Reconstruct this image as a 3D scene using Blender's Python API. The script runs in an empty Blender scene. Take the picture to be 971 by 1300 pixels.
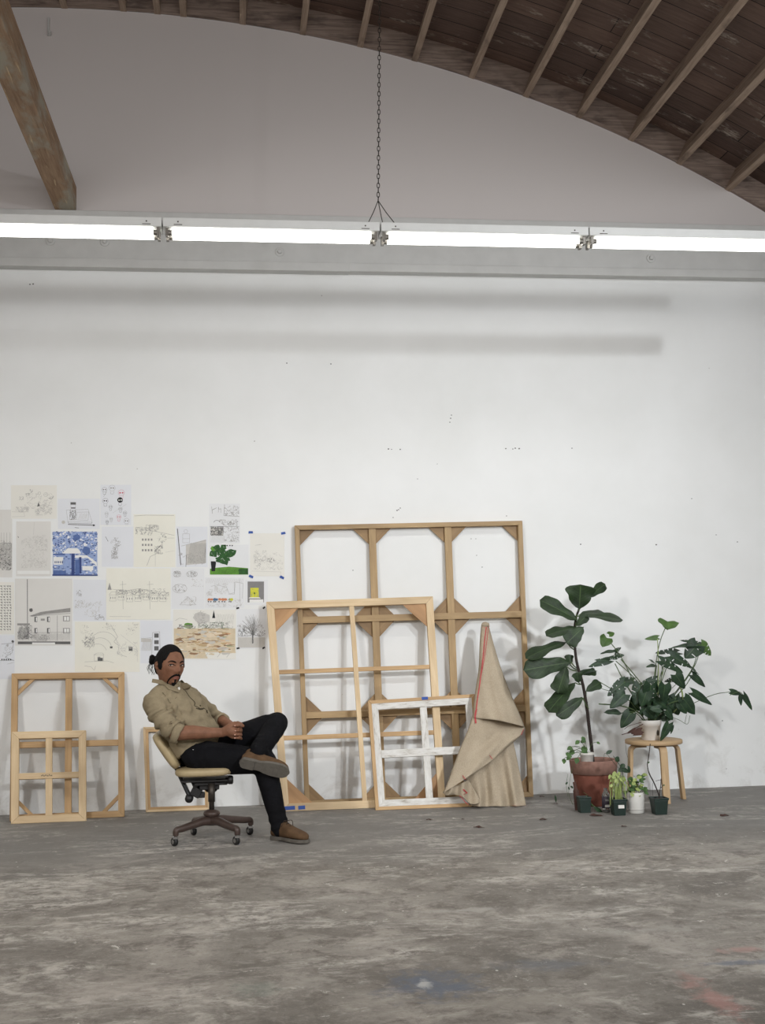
import bpy, math, random
from mathutils import Vector, Matrix, noise
from mathutils.bvhtree import BVHTree
random.seed(7)
sc = bpy.context.scene
COL = sc.collection
PI = math.pi
V = Vector

# ------------------------------------------------------------------ camera
F = 1500.0
CX, CY = 485.5, 650.0
def _cam_basis():
    n = V(((300-CX)/F, (CY-798)/F, 1.0)).normalized()      # wall normal seen by the lens (right, up, forward)
    h = V((1, .0204, 0))
    z = n.cross(h).normalized()
    if z.y < 0: z = -z
    x = n.cross(z)
    if x.x < 0: x = -x
    return x, n, z
BX, BY, BZ = _cam_basis()
CAM = V((0, -8.7995, 1.28))
def ray(px, py):
    d = V(((px-CX)/F, (CY-py)/F, 1.0))
    return V((BX.dot(d), BY.dot(d), BZ.dot(d)))
def onY(px, py, Y):
    d = ray(px, py); return CAM + d*((Y-CAM.y)/d.y)
def flr(px, py, z=0.0):
    d = ray(px, py); return CAM + d*((z-CAM.z)/d.z)
cd = bpy.data.cameras.new('camera'); co = bpy.data.objects.new('camera', cd); COL.objects.link(co)
R = Matrix(((BX.x, BX.y, -BX.z), (BY.x, BY.y, -BY.z), (BZ.x, BZ.y, -BZ.z))).to_4x4()
co.matrix_world = Matrix.Translation(CAM) @ R
cd.sensor_fit = 'VERTICAL'; cd.sensor_height = 36.0; cd.lens = 36.0*F/1300.0
cd.clip_start = .05; cd.clip_end = 100
sc.camera = co

# ------------------------------------------------------------------ materials
def rgb(r, g, b):
    f = lambda c: (c/255/12.92) if c/255 <= .04045 else ((c/255+.055)/1.055)**2.4
    return (f(r), f(g), f(b), 1)
class NT:
    def __init__(s, name):
        s.m = bpy.data.materials.new(name); s.m.use_nodes = True
        s.t = s.m.node_tree; s.b = s.t.nodes['Principled BSDF']
    def n(s, typ, **kw):
        nd = s.t.nodes.new(typ)
        for k, v in kw.items():
            if k.startswith('_'): setattr(nd, k[1:], v)
        return nd
    def l(s, a, b): s.t.links.new(a, b)
    def val(s, sock, v):
        if hasattr(v, 'links') or hasattr(v, 'is_output'): s.l(v, sock)
        else: sock.default_value = v
    def coord(s, kind='Object', scale=(1, 1, 1), loc=(0, 0, 0), rot=(0, 0, 0)):
        c = s.n('ShaderNodeTexCoord'); m = s.n('ShaderNodeMapping')
        m.inputs['Scale'].default_value = scale; m.inputs['Location'].default_value = loc; m.inputs['Rotation'].default_value = rot
        s.l(c.outputs[kind], m.inputs['Vector']); return m.outputs['Vector']
    def noise(s, vec, scale, detail=4, rough=.55, dist=0.0):
        n = s.n('ShaderNodeTexNoise'); s.l(vec, n.inputs['Vector'])
        n.inputs['Scale'].default_value = scale; n.inputs['Detail'].default_value = detail
        n.inputs['Roughness'].default_value = rough; n.inputs['Distortion'].default_value = dist
        return n.outputs['Fac']
    def ramp(s, fac, stops):
        r = s.n('ShaderNodeValToRGB'); s.l(fac, r.inputs['Fac']); e = r.color_ramp.elements
        while len(e) < len(stops): e.new(.5)
        for el, (p, c) in zip(e, stops):
            el.position = p; el.color = c if len(c) == 4 else (*c, 1)
        return r.outputs['Color']
    def mask(s, fac, a, b):
        return s.ramp(fac, [(a, (0, 0, 0, 1)), (b, (1, 1, 1, 1))])
    def mix(s, fac, a, b, mode='MIX'):
        m = s.n('ShaderNodeMix', _data_type='RGBA', _blend_type=mode)
        s.val(m.inputs['Factor'], fac); s.val(m.inputs['A'] if False else m.inputs[6], a); s.val(m.inputs[7], b)
        return m.outputs[2]
    def math(s, op, a, b=0.0):
        m = s.n('ShaderNodeMath', _operation=op); s.val(m.inputs[0], a); s.val(m.inputs[1], b); return m.outputs[0]
    def bump(s, h, strength=.3, dist=.01):
        b = s.n('ShaderNodeBump'); b.inputs['Strength'].default_value = strength; b.inputs['Distance'].default_value = dist
        s.l(h, b.inputs['Height']); s.l(b.outputs['Normal'], s.b.inputs['Normal'])
    def base(s, c): s.val(s.b.inputs['Base Color'], c)
    def set(s, **kw):
        for k, v in kw.items(): s.b.inputs[k.replace('_', ' ')].default_value = v

def plain(name, c, rough=.6, var=.12, scale=30, metal=0, bumpv=0.0, spec=.5, coord='Object'):
    t = NT(name); v = t.coord(coord)
    f = t.noise(v, scale, 4)
    lo = tuple(x*(1-var) for x in c[:3])+(1,); hi = tuple(min(1, x*(1+var)) for x in c[:3])+(1,)
    t.base(t.ramp(f, [(.3, lo), (.7, hi)])); t.set(Roughness=rough, Metallic=metal); t.b.inputs['Specular IOR Level'].default_value = spec
    if bumpv: t.bump(f, bumpv)
    return t.m
def wood(name, dark, light, rough=.6, gs=1.0, knots=True):
    t = NT(name); v = t.coord('UV', (1.2*gs, 22*gs, 1))
    f = t.noise(v, 3.0, 6, .6, .6)
    v2 = t.coord('UV', (.8, 3, 1)); g = t.noise(v2, 2.0, 3)
    c = t.ramp(f, [(.25, dark), (.5, tuple((a+b)/2 for a, b in zip(dark, light))), (.75, light)])
    c = t.mix(t.mask(g, .4, .75), c, tuple(x*.78 for x in dark[:3])+(1,)) if knots else c
    t.base(c); t.set(Roughness=rough); t.bump(f, .15, .004)
    return t.m
M = {}
M['pine'] = wood('pale_pine', rgb(205, 176, 136), rgb(228, 205, 168))
M['pine2'] = wood('honey_pine', rgb(178, 142, 98), rgb(208, 174, 128))
M['aged'] = wood('aged_pine', rgb(158, 130, 92), rgb(188, 160, 118))
M['ply'] = wood('gusset_plywood', rgb(170, 128, 86), rgb(196, 155, 110), gs=.6)
M['ply2'] = wood('aged_plywood', rgb(138, 110, 76), rgb(168, 138, 98), gs=.6)
M['stoolw'] = wood('birch_bentwood', rgb(176, 146, 108), rgb(206, 178, 140))
def whitewash():
    t = NT('whitewashed_wood'); v = t.coord('UV', (3, 14, 1)); f = t.noise(v, 3, 6, .7)
    t.base(t.ramp(f, [(.3, rgb(150, 140, 126)), (.45, rgb(205, 202, 196)), (.7, rgb(228, 227, 224))])); t.set(Roughness=.7); return t.m
M['whitewash'] = whitewash()
def ceil_mat():
    t = NT('old_roof_boards'); v = t.coord('UV')
    b = t.n('ShaderNodeTexBrick'); t.l(v, b.inputs['Vector'])
    b.inputs['Scale'].default_value = 1; b.inputs['Brick Width'].default_value = 2.6; b.inputs['Row Height'].default_value = .19
    b.inputs['Mortar Size'].default_value = .004; b.inputs['Mortar Smooth'].default_value = .2
    b.inputs['Color1'].default_value = rgb(118, 96, 85); b.inputs['Color2'].default_value = rgb(92, 75, 68); b.inputs['Mortar'].default_value = rgb(22, 16, 16)
    g = t.noise(t.coord('UV', (2.2, 26, 1)), 2, 6, .65, .5)
    c = t.mix(.55, b.outputs['Color'], t.ramp(g, [(.3, (.35, .33, .33, 1)), (.7, (1.25, 1.2, 1.15, 1))]), 'MULTIPLY')
    s = t.noise(t.coord('UV', (1.3, 3.4, 1)), 1.7, 5, .7)
    s2 = t.noise(t.coord('UV', (9, 30, 1)), 1.6, 4, .7)
    c = t.mix(t.math('MULTIPLY', t.mask(s, .56, .66), t.mask(s2, .42, .6)), c, rgb(176, 164, 152))
    t.base(c); t.set(Roughness=.85); t.bump(g, .4, .01); return t.m
M['roof'] = ceil_mat()
def joist_mat(name, a, b):
    t = NT(name); g = t.noise(t.coord('UV', (1.5, 26, 1)), 2, 6, .6, .6); s = t.noise(t.coord('UV', (1, 3, 1)), 2.4, 4, .6)
    c = t.ramp(g, [(.3, a), (.7, b)]); c = t.mix(t.mask(s, .52, .7), c, tuple(x*.6 for x in a[:3])+(1,))
    s3 = t.noise(t.coord('UV', (5, 12, 1)), 3, 5, .7); c = t.mix(t.mask(s3, .66, .74), c, rgb(170, 160, 148))
    t.base(c); t.set(Roughness=.85); t.bump(g, .3, .006); return t.m
M['joist'] = joist_mat('roof_joist_wood', rgb(140, 120, 104), rgb(176, 156, 138))
M['block'] = joist_mat('blocking_wood', rgb(112, 96, 88), rgb(164, 146, 134))
def beam_mat():
    t = NT('heavy_beam_wood'); g = t.noise(t.coord('UV', (1.6, 20, 1)), 2, 6, .6, .5)
    c = t.ramp(g, [(.3, rgb(124, 96, 72)), (.7, rgb(170, 142, 114))])
    s = t.noise(t.coord('UV', (.9, 2.2, 1)), 1.6, 5, .65)
    c = t.mix(t.mask(s, .48, .58), c, rgb(160, 152, 136))
    w = t.noise(t.coord('UV', (1.1, 14, 1), (3, 0, 0)), 2, 4, .6); c = t.mix(t.mask(w, .62, .7), c, rgb(205, 182, 146))
    t.base(c); t.set(Roughness=.85); t.bump(g, .4, .01); return t.m
M['beam'] = beam_mat()
def wall_mat():
    t = NT('white_wall_paint'); v = t.coord()
    f = t.noise(v, 1.1, 4, .6); f2 = t.noise(v, 60, 3, .5)
    c = t.ramp(f, [(.3, rgb(228, 229, 228)), (.7, rgb(236, 237, 237))])
    # scuffs close to the floor
    sx = t.n('ShaderNodeSeparateXYZ'); t.l(v, sx.inputs[0])
    low = t.n('ShaderNodeMapRange'); t.l(sx.outputs['Z'], low.inputs[0]); low.inputs[1].default_value = .0; low.inputs[2].default_value = .55; low.inputs[3].default_value = 1; low.inputs[4].default_value = 0
    d = t.noise(t.coord('Object', (1, 1, 1)), 4.5, 6, .7, .6)
    c = t.mix(t.math('MULTIPLY', t.mask(d, .5, .72), t.math('MULTIPLY', low.outputs[0], .45)), c, rgb(150, 142, 132))
    # tiny specks and nail holes
    vo = t.n('ShaderNodeTexVoronoi'); t.l(v, vo.inputs['Vector']); vo.inputs['Scale'].default_value = 6
    k = t.math('LESS_THAN', vo.outputs['Distance'], .028); kk = t.noise(v, 3.3, 2); k = t.math('MULTIPLY', k, t.mask(kk, .55, .6))
    c = t.mix(t.math('MULTIPLY', k, .6), c, rgb(120, 112, 104))
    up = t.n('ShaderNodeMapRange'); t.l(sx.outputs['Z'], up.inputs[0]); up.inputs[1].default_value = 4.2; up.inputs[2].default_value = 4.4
    c = t.mix(up.outputs[0], c, rgb(218, 212, 210))  # dimness above the ledger beam, painted into the wall colour
    t.base(c); t.set(Roughness=.75); t.b.inputs['Specular IOR Level'].default_value = .25
    t.bump(f2, .05, .004); return t.m
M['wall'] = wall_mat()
def floor_mat():
    t = NT('stained_concrete'); v = t.coord()
    a = t.noise(v, 1.5, 10, .68, .5); b = t.noise(v, 5.5, 10, .74, .4); c3 = t.noise(v, 26, 8, .75); c4 = t.noise(v, 120, 3, .6)
    c = t.ramp(a, [(.36, rgb(92, 87, 81)), (.5, rgb(128, 123, 115)), (.63, rgb(160, 154, 146))])
    c = t.mix(t.mask(b, .5, .6), c, rgb(94, 88, 81))
    c = t.mix(t.math('MULTIPLY', t.mask(t.noise(t.coord('Object', (1, 1, 1), (4, 7, 0)), 4.5, 10, .76, .5), .53, .62), .7), c, rgb(178, 171, 162))
    c = t.mix(t.math('MULTIPLY', t.mask(c3, .52, .68), .6), c, rgb(72, 68, 63))
    c = t.mix(t.math('MULTIPLY', t.mask(t.noise(t.coord('Object', (1, 1, 1), (1, 2, 0)), 30, 8, .75), .54, .68), .6), c, rgb(176, 170, 161))
    c = t.mix(t.math('MULTIPLY', t.mask(c4, .55, .8), .35), c, rgb(168, 162, 154))
    # grey smoother band by the wall
    sx = t.n('ShaderNodeSeparateXYZ'); t.l(v, sx.inputs[0])
    wv = t.math('ADD', sx.outputs['Y'], t.math('MULTIPLY', t.noise(v, 1.2, 4), 1.1))
    mr = t.n('ShaderNodeMapRange'); t.l(wv, mr.inputs[0]); mr.inputs[1].default_value = -1.9; mr.inputs[2].default_value = -.9
    c = t.mix(t.math('MULTIPLY', mr.outputs[0], .62), c, t.ramp(b, [(.35, rgb(98, 99, 99)), (.65, rgb(122, 122, 121))]))
    # pale sweeping scuffs, running across and away from the lens
    s = t.noise(t.coord('Object', (.5, 1.3, 1), (2, 0, 0), (0, 0, .12)), 1.9, 9, .74, .8)
    s2 = t.noise(t.coord('Object', (1, 1.3, 1)), 12, 8, .78)
    c = t.mix(t.math('MULTIPLY', t.mask(s, .51, .60), t.mask(s2, .44, .55)), c, rgb(194, 189, 181))
    # white paint chips
    f1 = t.noise(t.coord('Object', (1, 1, 1), (5, 3, 0)), 6.5, 8, .78, .5)
    c = t.mix(t.mask(f1, .625, .65), c, rgb(205, 201, 194))
    vo = t.n('ShaderNodeTexVoronoi'); t.l(t.coord('Object', (1, .55, 1)), vo.inputs['Vector']); vo.inputs['Scale'].default_value = 11; vo.inputs['Randomness'].default_value = 1
    k = t.math('MULTIPLY', t.math('LESS_THAN', vo.outputs['Distance'], t.math('MULTIPLY', t.noise(v, 40, 2), .10)), t.mask(t.noise(v, 2.2, 2), .46, .52))
    c = t.mix(t.math('MULTIPLY', k, .9), c, rgb(214, 210, 204))
    # dark spills and chips
    d = t.noise(t.coord('Object', (.8, .9, 1), (9, 1, 0)), 3.2, 9, .76, .6)
    c = t.mix(t.math('MULTIPLY', t.mask(d, .58, .66), .5), c, rgb(66, 62, 58))
    d2 = t.noise(t.coord('Object', (1, 1, 1), (3, 8, 0)), 10, 8, .8, .6)
    c = t.mix(t.math('MULTIPLY', t.mask(d2, .64, .68), .8), c, rgb(52, 49, 46))
    c = t.mix(t.math('MULTIPLY', mr.outputs[0], .4), c, rgb(104, 104, 103))
    # blue and pink paint stains
    def blot(px, py, rx, ry, col, c, amt=.6, ns=4, rot=0):
        p = flr(px, py)
        q = t.coord('Object', (1/rx, 1/ry, 1), (-p.x/rx, -p.y/ry, 0))
        ln = t.n('ShaderNodeVectorMath', _operation='LENGTH'); t.l(q, ln.inputs[0])
        g = t.math('SUBTRACT', 1.0, ln.outputs['Value'])
        g = t.math('ADD', g, t.math('MULTIPLY', t.math('SUBTRACT', t.noise(v, ns, 6, .7, .6), .5), 2.2))
        return t.mix(t.math('MULTIPLY', t.mask(g, .35, .8), amt), c, col)
    c = blot(545, 1250, .30, .3, rgb(74, 92, 116), c, .8, 8)
    c = blot(700, 1225, .35, .15, rgb(96, 106, 118), c, .5, 9)
    c = blot(935, 1222, .25, .06, rgb(96, 108, 126), c, .7, 12)
    c = blot(905, 1265, .1, .38, rgb(186, 130, 122), c, .6, 9)
    c = blot(950, 1205, .2, .07, rgb(180, 134, 126), c, .6, 9)
    c = blot(330, 1255, .16, .2, rgb(100, 122, 112), c, .35, 12)
    c = blot(540, 1250, .05, .1, rgb(205, 206, 204), c, .8, 12)
    c = blot(430, 1140, .35, .1, rgb(168, 163, 156), c, .5, 9); c = blot(150, 1255, .5, .35, rgb(172, 164, 156), c, .6, 9); c = blot(640, 1275, .6, .2, rgb(168, 162, 152), c, .5, 12); c = blot(820, 1180, .5, .1, rgb(170, 166, 160), c, .5, 12)
    c = blot(600, 1155, .4, .07, rgb(186, 182, 176), c, .6, 10)
    c = blot(380, 1248, .2, .18, rgb(178, 172, 164), c, .6, 10)
    c = t.mix(.16, c, rgb(172, 163, 153))
    t.base(c); t.set(Roughness=.62); t.b.inputs['Specular IOR Level'].default_value = .35
    t.bump(t.math('ADD', c3, t.math('MULTIPLY', b, 2.0)), .25, .006); return t.m
M['floor'] = floor_mat()
M['white'] = plain('white_painted_wood', rgb(206, 206, 204), .6, .04, 8)
M['enamel'] = plain('white_enamel', rgb(214, 215, 213), .45, .03, 10)
M['steel'] = plain('dull_steel', rgb(120, 116, 110), .45, .15, 60, .7)
M['darksteel'] = plain('dark_steel', rgb(70, 64, 58), .5, .2, 60, .6)
M['chrome'] = plain('chrome', rgb(190, 190, 190), .2, .05, 30, 1)
M['black'] = plain('black_plastic', rgb(24, 23, 23), .5, .2, 40)
M['brownmetal'] = plain('brown_enamel_metal', rgb(74, 60, 54), .42, .18, 18, .2)
M['vinyl'] = plain('tan_vinyl', rgb(176, 158, 122), .5, .08, 22, bumpv=.08)
M['tapeb'] = plain('blue_tape', rgb(52, 84, 158), .7, .1, 60)
M['terra'] = plain('terracotta', rgb(120, 70, 56), .8, .12, 9, bumpv=.1)
M['terrarim'] = plain('limed_terracotta', rgb(138, 104, 92), .85, .2, 20, bumpv=.1)
M['soil'] = plain('soil', rgb(48, 36, 28), 1, .4, 80, bumpv=.6)
M['nursery'] = plain('dark_green_plastic', rgb(24, 42, 36), .45, .15, 20)
M['ceramic'] = plain('white_ceramic', rgb(218, 216, 210), .35, .04, 12)
M['potw'] = plain('white_plastic_pot', rgb(214, 210, 204), .45, .06, 16)
M['stem'] = plain('bark', rgb(44, 34, 30), .85, .3, 60)
M['gstem'] = plain('green_stem', rgb(72, 92, 52), .6, .2, 30)
M['pstem'] = plain('pale_stem', rgb(140, 156, 100), .6, .15, 30)
def leafm(name, a, b, rough=.42):
    t = NT(name); f = t.noise(t.coord('Object'), 16, 4, .6)
    g = t.n('ShaderNodeNewGeometry'); c = t.ramp(f, [(.3, a), (.7, b)])
    c = t.mix(t.math('MULTIPLY', g.outputs['Backfacing'], .25), c, rgb(84, 104, 66))
    uv = t.coord('UV'); sx = t.n('ShaderNodeSeparateXYZ'); t.l(uv, sx.inputs[0])
    ax = t.math('ABSOLUTE', t.math('SUBTRACT', sx.outputs['X'], .5))
    mid = t.math('LESS_THAN', ax, .018)
    ve = t.math('FRACT', t.math('SUBTRACT', t.math('MULTIPLY', sx.outputs['Y'], 8.0), t.math('MULTIPLY', ax, 5.0)))
    side = t.math('MULTIPLY', t.math('LESS_THAN', ve, .07), .35)
    vv = t.math('MAXIMUM', t.math('MULTIPLY', mid, .7), side)
    c = t.mix(t.math('MULTIPLY', vv, .55), c, rgb(98, 122, 74))
    t.base(c); t.set(Roughness=rough+.1); t.b.inputs['Specular IOR Level'].default_value = .3; t.bump(vv, -.2, .002); return t.m
M['fig'] = leafm('fig_leaf', rgb(24, 38, 22), rgb(44, 64, 34))
M['mon'] = leafm('glossy_dark_leaf', rgb(22, 40, 27), rgb(42, 66, 42), .38)
M['monb'] = leafm('bright_green_leaf', rgb(58, 84, 38), rgb(82, 112, 54), .4)
M['pale'] = leafm('pale_green_leaf', rgb(128, 146, 78), rgb(168, 180, 116), .5)
M['brown'] = plain('dried_leaf', rgb(74, 48, 40), .8, .3, 30)
M['small'] = leafm('small_leaf', rgb(50, 76, 44), rgb(86, 116, 66), .45)
M['linen'] = None
def linen():
    t = NT('raw_linen'); v = t.coord('Object', (1, 1, 1)); f = t.noise(v, 5, 4)
    w = t.noise(t.coord('Object', (300, 300, 60)), 1, 2)
    c = t.ramp(f, [(.3, rgb(160, 146, 126)), (.7, rgb(180, 166, 145))])
    c = t.mix(.12, c, t.ramp(w, [(.4, rgb(120, 108, 90)), (.6, rgb(220, 208, 188))]))
    t.base(c); t.set(Roughness=.9); t.b.inputs['Specular IOR Level'].default_value = .1
    t.bump(t.noise(t.coord('Object', (1, 1, .6)), 22, 5, .6), .3, .006); return t.m
M['linen'] = linen()
M['red'] = plain('red_selvedge', rgb(176, 74, 76), .9, .15, 80)
M['tube'] = None
def emis(name, c, s):
    t = NT(name); t.b.inputs['Base Color'].default_value = (.9, .9, .9, 1)
    t.b.inputs['Emission Color'].default_value = c; t.b.inputs['Emission Strength'].default_value = s; return t.m
M['tube'] = emis('lit_fluorescent_glass', (1, 1, .93, 1), 6.0)
M['glass'] = NT('clear_glass').m
b = M['glass'].node_tree.nodes['Principled BSDF']; b.inputs['Transmission Weight'].default_value = .85; b.inputs['Roughness'].default_value = .08; b.inputs['Base Color'].default_value = (.75, .75, .72, 1)
def fabric(name, a, b, bs=.3, sc_=14, rough=.85):
    t = NT(name); v = t.coord(); f = t.noise(v, sc_, 5, .6); w = t.noise(v, 260, 2)
    t.base(t.mix(.25, t.ramp(f, [(.3, a), (.7, b)]), t.ramp(w, [(.35, a), (.65, b)]))); t.set(Roughness=rough)
    t.b.inputs['Specular IOR Level'].default_value = .15
    t.bump(t.noise(t.coord('Object', (1, 1, 1.7), rot=(0, .6, .4)), sc_*1.6, 5, .6, .7), bs, .012); return t.m
M['shirt'] = fabric('khaki_cotton', rgb(128, 116, 94), rgb(152, 139, 114), .22)
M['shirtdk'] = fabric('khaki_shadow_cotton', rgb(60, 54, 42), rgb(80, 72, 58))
M['denim'] = fabric('black_denim', rgb(11, 11, 13), rgb(20, 20, 24), .5, 12)
M['suede'] = fabric('brown_suede', rgb(76, 58, 42), rgb(102, 79, 58), .3, 20)
M['crepe'] = fabric('grey_crepe_sole', rgb(88, 84, 78), rgb(108, 103, 96), .3, 30)
M['lace'] = plain('dark_lace', rgb(46, 34, 28), .9)
M['hair'] = NT('black_hair').m
t = NT('black_hair_strands'); f = t.noise(t.coord('Object', (40, 40, 10)), 6, 4)
t.base(t.ramp(f, [(.3, rgb(10, 9, 9)), (.7, rgb(24, 21, 20))])); t.set(Roughness=.7); t.b.inputs['Specular IOR Level'].default_value = .15; t.bump(f, .4, .004); M['hair'] = t.m
t = NT('skin'); v = t.coord(); f = t.noise(v, 26, 4)
t.base(t.ramp(f, [(.3, rgb(116, 80, 60)), (.7, rgb(138, 97, 75))])); t.set(Roughness=.62); t.b.inputs['Specular IOR Level'].default_value = .3
t.b.inputs['Subsurface Weight'].default_value = .08; t.b.inputs['Subsurface Radius'].default_value = (.02, .008, .005); M['skin'] = t.m
M['lip'] = plain('lips', rgb(138, 84, 72), .5)
M['nail'] = plain('fingernail', rgb(196, 152, 134), .4)
M['eyew'] = plain('eye_white', rgb(200, 190, 180), .3, .02)
M['iris'] = plain('dark_iris', rgb(24, 16, 12), .5)
M['tee'] = plain('white_undershirt', rgb(225, 224, 220), .9)

# ------------------------------------------------------------------ mesh helper
class G:
    def __init__(s): s.v = []; s.f = []; s.uv = []; s.mi = []
    def face(s, idx, uvs=None, mi=0):
        s.f.append(tuple(idx)); s.mi.append(mi); s.uv.append(uvs or [(0, 0)]*len(idx))
    def prism(s, pts, off, axis=None, mi=0):
        """polygon pts (3D) extruded by vector off; uv runs along `axis`"""
        pts = [V(p) for p in pts]; off = V(off); b = len(s.v); n = len(pts)
        s.v += pts + [p+off for p in pts]
        if axis is None:
            axis = max((pts[(i+1) % n]-pts[i] for i in range(n)), key=lambda e: e.length)
        ax = V(axis).normalized(); w = off.normalized(); c = w.cross(ax); ru = random.random()*20; rv = random.random()*3
        def uvp(p, side=0): return (p.dot(ax)+ru, (p.dot(c) if not side else p.dot(w))+rv)
        a = list(range(b, b+n)); t = list(range(b+n, b+2*n))
        para = abs(ax.dot(w)) > .7; per = [0.0]
        for i in range(n): per.append(per[-1]+(pts[(i+1) % n]-pts[i]).length)
        nor = V((0, 0, 0))
        for i in range(n): nor += pts[i].cross(pts[(i+1) % n])
        flip = nor.dot(off) > 0
        A = a[::-1] if flip else a; T = t if flip else t[::-1]
        s.face(A, [uvp(s.v[i]) for i in A], mi); s.face(T, [uvp(s.v[i]) for i in T], mi)
        for i in range(n):
            q = [a[i], a[(i+1) % n], t[(i+1) % n], t[i]]
            us = [(0+ru, per[i]+rv), (0+ru, per[i+1]+rv), (off.length+ru, per[i+1]+rv), (off.length+ru, per[i]+rv)] if para else [uvp(s.v[j], 1) for j in q]
            if not flip: q = q[::-1]; us = us[::-1]
            s.face(q, us, mi)
    def box(s, c, sx, sy, sz, rot=None, mi=0):
        c = V(c); m = rot if rot is not None else Matrix.Identity(3)
        p = [c+m @ V((x*sx/2, y*sy/2, -sz/2)) for x, y in ((-1, -1), (1, -1), (1, 1), (-1, 1))]
        ax = m @ (V((1, 0, 0)) if sx >= max(sy, sz) else V((0, 1, 0)) if sy >= sz else V((0, 0, 1)))
        off = m @ V((0, 0, sz))
        if abs(ax.dot(off)) > .5*off.length:
            p = [c+m @ V((x*sx/2, -sy/2, z*sz/2)) for x, z in ((-1, -1), (1, -1), (1, 1), (-1, 1))]; off = m @ V((0, sy, 0))
        s.prism(p, off, ax, mi)
    def tube(s, path, rad, n=8, mi=0, flat=None, cap=True):
        path = [V(p) for p in path]; k = len(path)
        if not isinstance(rad, (list, tuple)): rad = [rad]*k
        b0 = len(s.v); up = None; L = 0
        for i in range(k):
            d = (path[min(i+1, k-1)]-path[max(i-1, 0)])
            d = d.normalized() if d.length > 1e-9 else V((0, 0, 1))
            if up is None:
                up = V((0, 0, 1)) if abs(d.z) < .9 else V((1, 0, 0))
            u = (up-d*up.dot(d)).normalized(); w = d.cross(u); up = u
            r = rad[i]; ru, rw = (r, r) if flat is None else (r, r*flat)
            for j in range(n):
                a = 2*PI*j/n; s.v.append(path[i]+u*math.cos(a)*ru+w*math.sin(a)*rw)
        for i in range(k-1):
            L0 = L; L += (path[i+1]-path[i]).length
            for j in range(n):
                j2 = (j+1) % n
                q = [b0+i*n+j, b0+i*n+j2, b0+(i+1)*n+j2, b0+(i+1)*n+j]
                s.face(q, [(L0, j/n*.1), (L0, (j+1)/n*.1), (L, (j+1)/n*.1), (L, j/n*.1)], mi)
        if cap:
            s.face([b0+j for j in range(n)][::-1], None, mi); s.face([b0+(k-1)*n+j for j in range(n)], None, mi)
    def lathe(s, prof, c, n=24, mi=0, axis=None):
        """prof: list of (r,z). axis: optional 3x3"""
        c = V(c); m = axis or Matrix.Identity(3); b0 = len(s.v); k = len(prof)
        for r, z in prof:
            for j in range(n):
                a = 2*PI*j/n; s.v.append(c+m @ V((r*math.cos(a), r*math.sin(a), z)))
        for i in range(k-1):
            for j in range(n):
                j2 = (j+1) % n
                s.face([b0+i*n+j, b0+i*n+j2, b0+(i+1)*n+j2, b0+(i+1)*n+j], [(0, 0)]*4, mi)
        if prof[0][0] > 1e-6: s.face([b0+j for j in range(n)][::-1], None, mi)
        if prof[-1][0] > 1e-6: s.face([b0+(k-1)*n+j for j in range(n)], None, mi)
    def ball(s, c, rx, ry=None, rz=None, rot=None, n=14, mi=0):
        ry = ry or rx; rz = rz or rx; c = V(c); m = rot or Matrix.Identity(3); b0 = len(s.v); k = n//2+1
        for i in range(k):
            th = PI*i/(k-1); 
            for j in range(n):
                a = 2*PI*j/n; s.v.append(c+m @ V((rx*math.sin(th)*math.cos(a), ry*math.sin(th)*math.sin(a), -rz*math.cos(th))))
        for i in range(k-1):
            for j in range(n):
                j2 = (j+1) % n; s.face([b0+i*n+j, b0+i*n+j2, b0+(i+1)*n+j2, b0+(i+1)*n+j], None, mi)
    def cap(s, p0, p1, r0, r1, n=16, mi=0):
        """tapered capsule"""
        p0 = V(p0); p1 = V(p1); d = (p1-p0); L = d.length; d = d.normalized() if L > 1e-6 else V((0, 0, 1))
        path = []; rad = []
        for i in range(5):
            a = PI/2*(1-i/4.0); path.append(p0-d*r0*math.sin(a)); rad.append(max(r0*math.cos(a), 1e-4))
        for i in range(5):
            a = PI/2*i/4.0; path.append(p1+d*r1*math.sin(a)); rad.append(max(r1*math.cos(a), 1e-4))
        s.tube(path, rad, n, mi)
    def limb(s, pts, rad, n=16, mi=0):
        for i in range(len(pts)-1): s.cap(pts[i], pts[i+1], rad[i], rad[i+1], n, mi)
    def loft(s, rings, n=28, mi=0):
        """rings: (center, side vec, front vec, hw, hd, exponent)"""
        b0 = len(s.v); k = len(rings)
        for c, a, b, hw, hd, e in rings:
            a = V(a).normalized(); b = V(b).normalized(); c = V(c)
            for j in range(n):
                t = 2*PI*j/n; cs, sn = math.cos(t), math.sin(t)
                s.v.append(c+a*hw*math.copysign(abs(cs)**e, cs)+b*hd*math.copysign(abs(sn)**e, sn))
        for i in range(k-1):
            for j in range(n):
                j2 = (j+1) % n; s.face([b0+i*n+j, b0+i*n+j2, b0+(i+1)*n+j2, b0+(i+1)*n+j], None, mi)
        s.face([b0+j for j in range(n)][::-1], None, mi); s.face([b0+(k-1)*n+j for j in range(n)], None, mi)
    def grid(s, P, mi=0, uvs=None, skip=None):
        b0 = len(s.v); r = len(P); c = len(P[0])
        for row in P: s.v += [V(p) for p in row]
        for i in range(r-1):
            for j in range(c-1):
                if skip and skip(i, j): continue
                q = [b0+i*c+j, b0+i*c+j+1, b0+(i+1)*c+j+1, b0+(i+1)*c+j]
                u = [(j/(c-1), i/(r-1)), ((j+1)/(c-1), i/(r-1)), ((j+1)/(c-1), (i+1)/(r-1)), (j/(c-1), (i+1)/(r-1))]
                s.face(q, u, mi)
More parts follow.
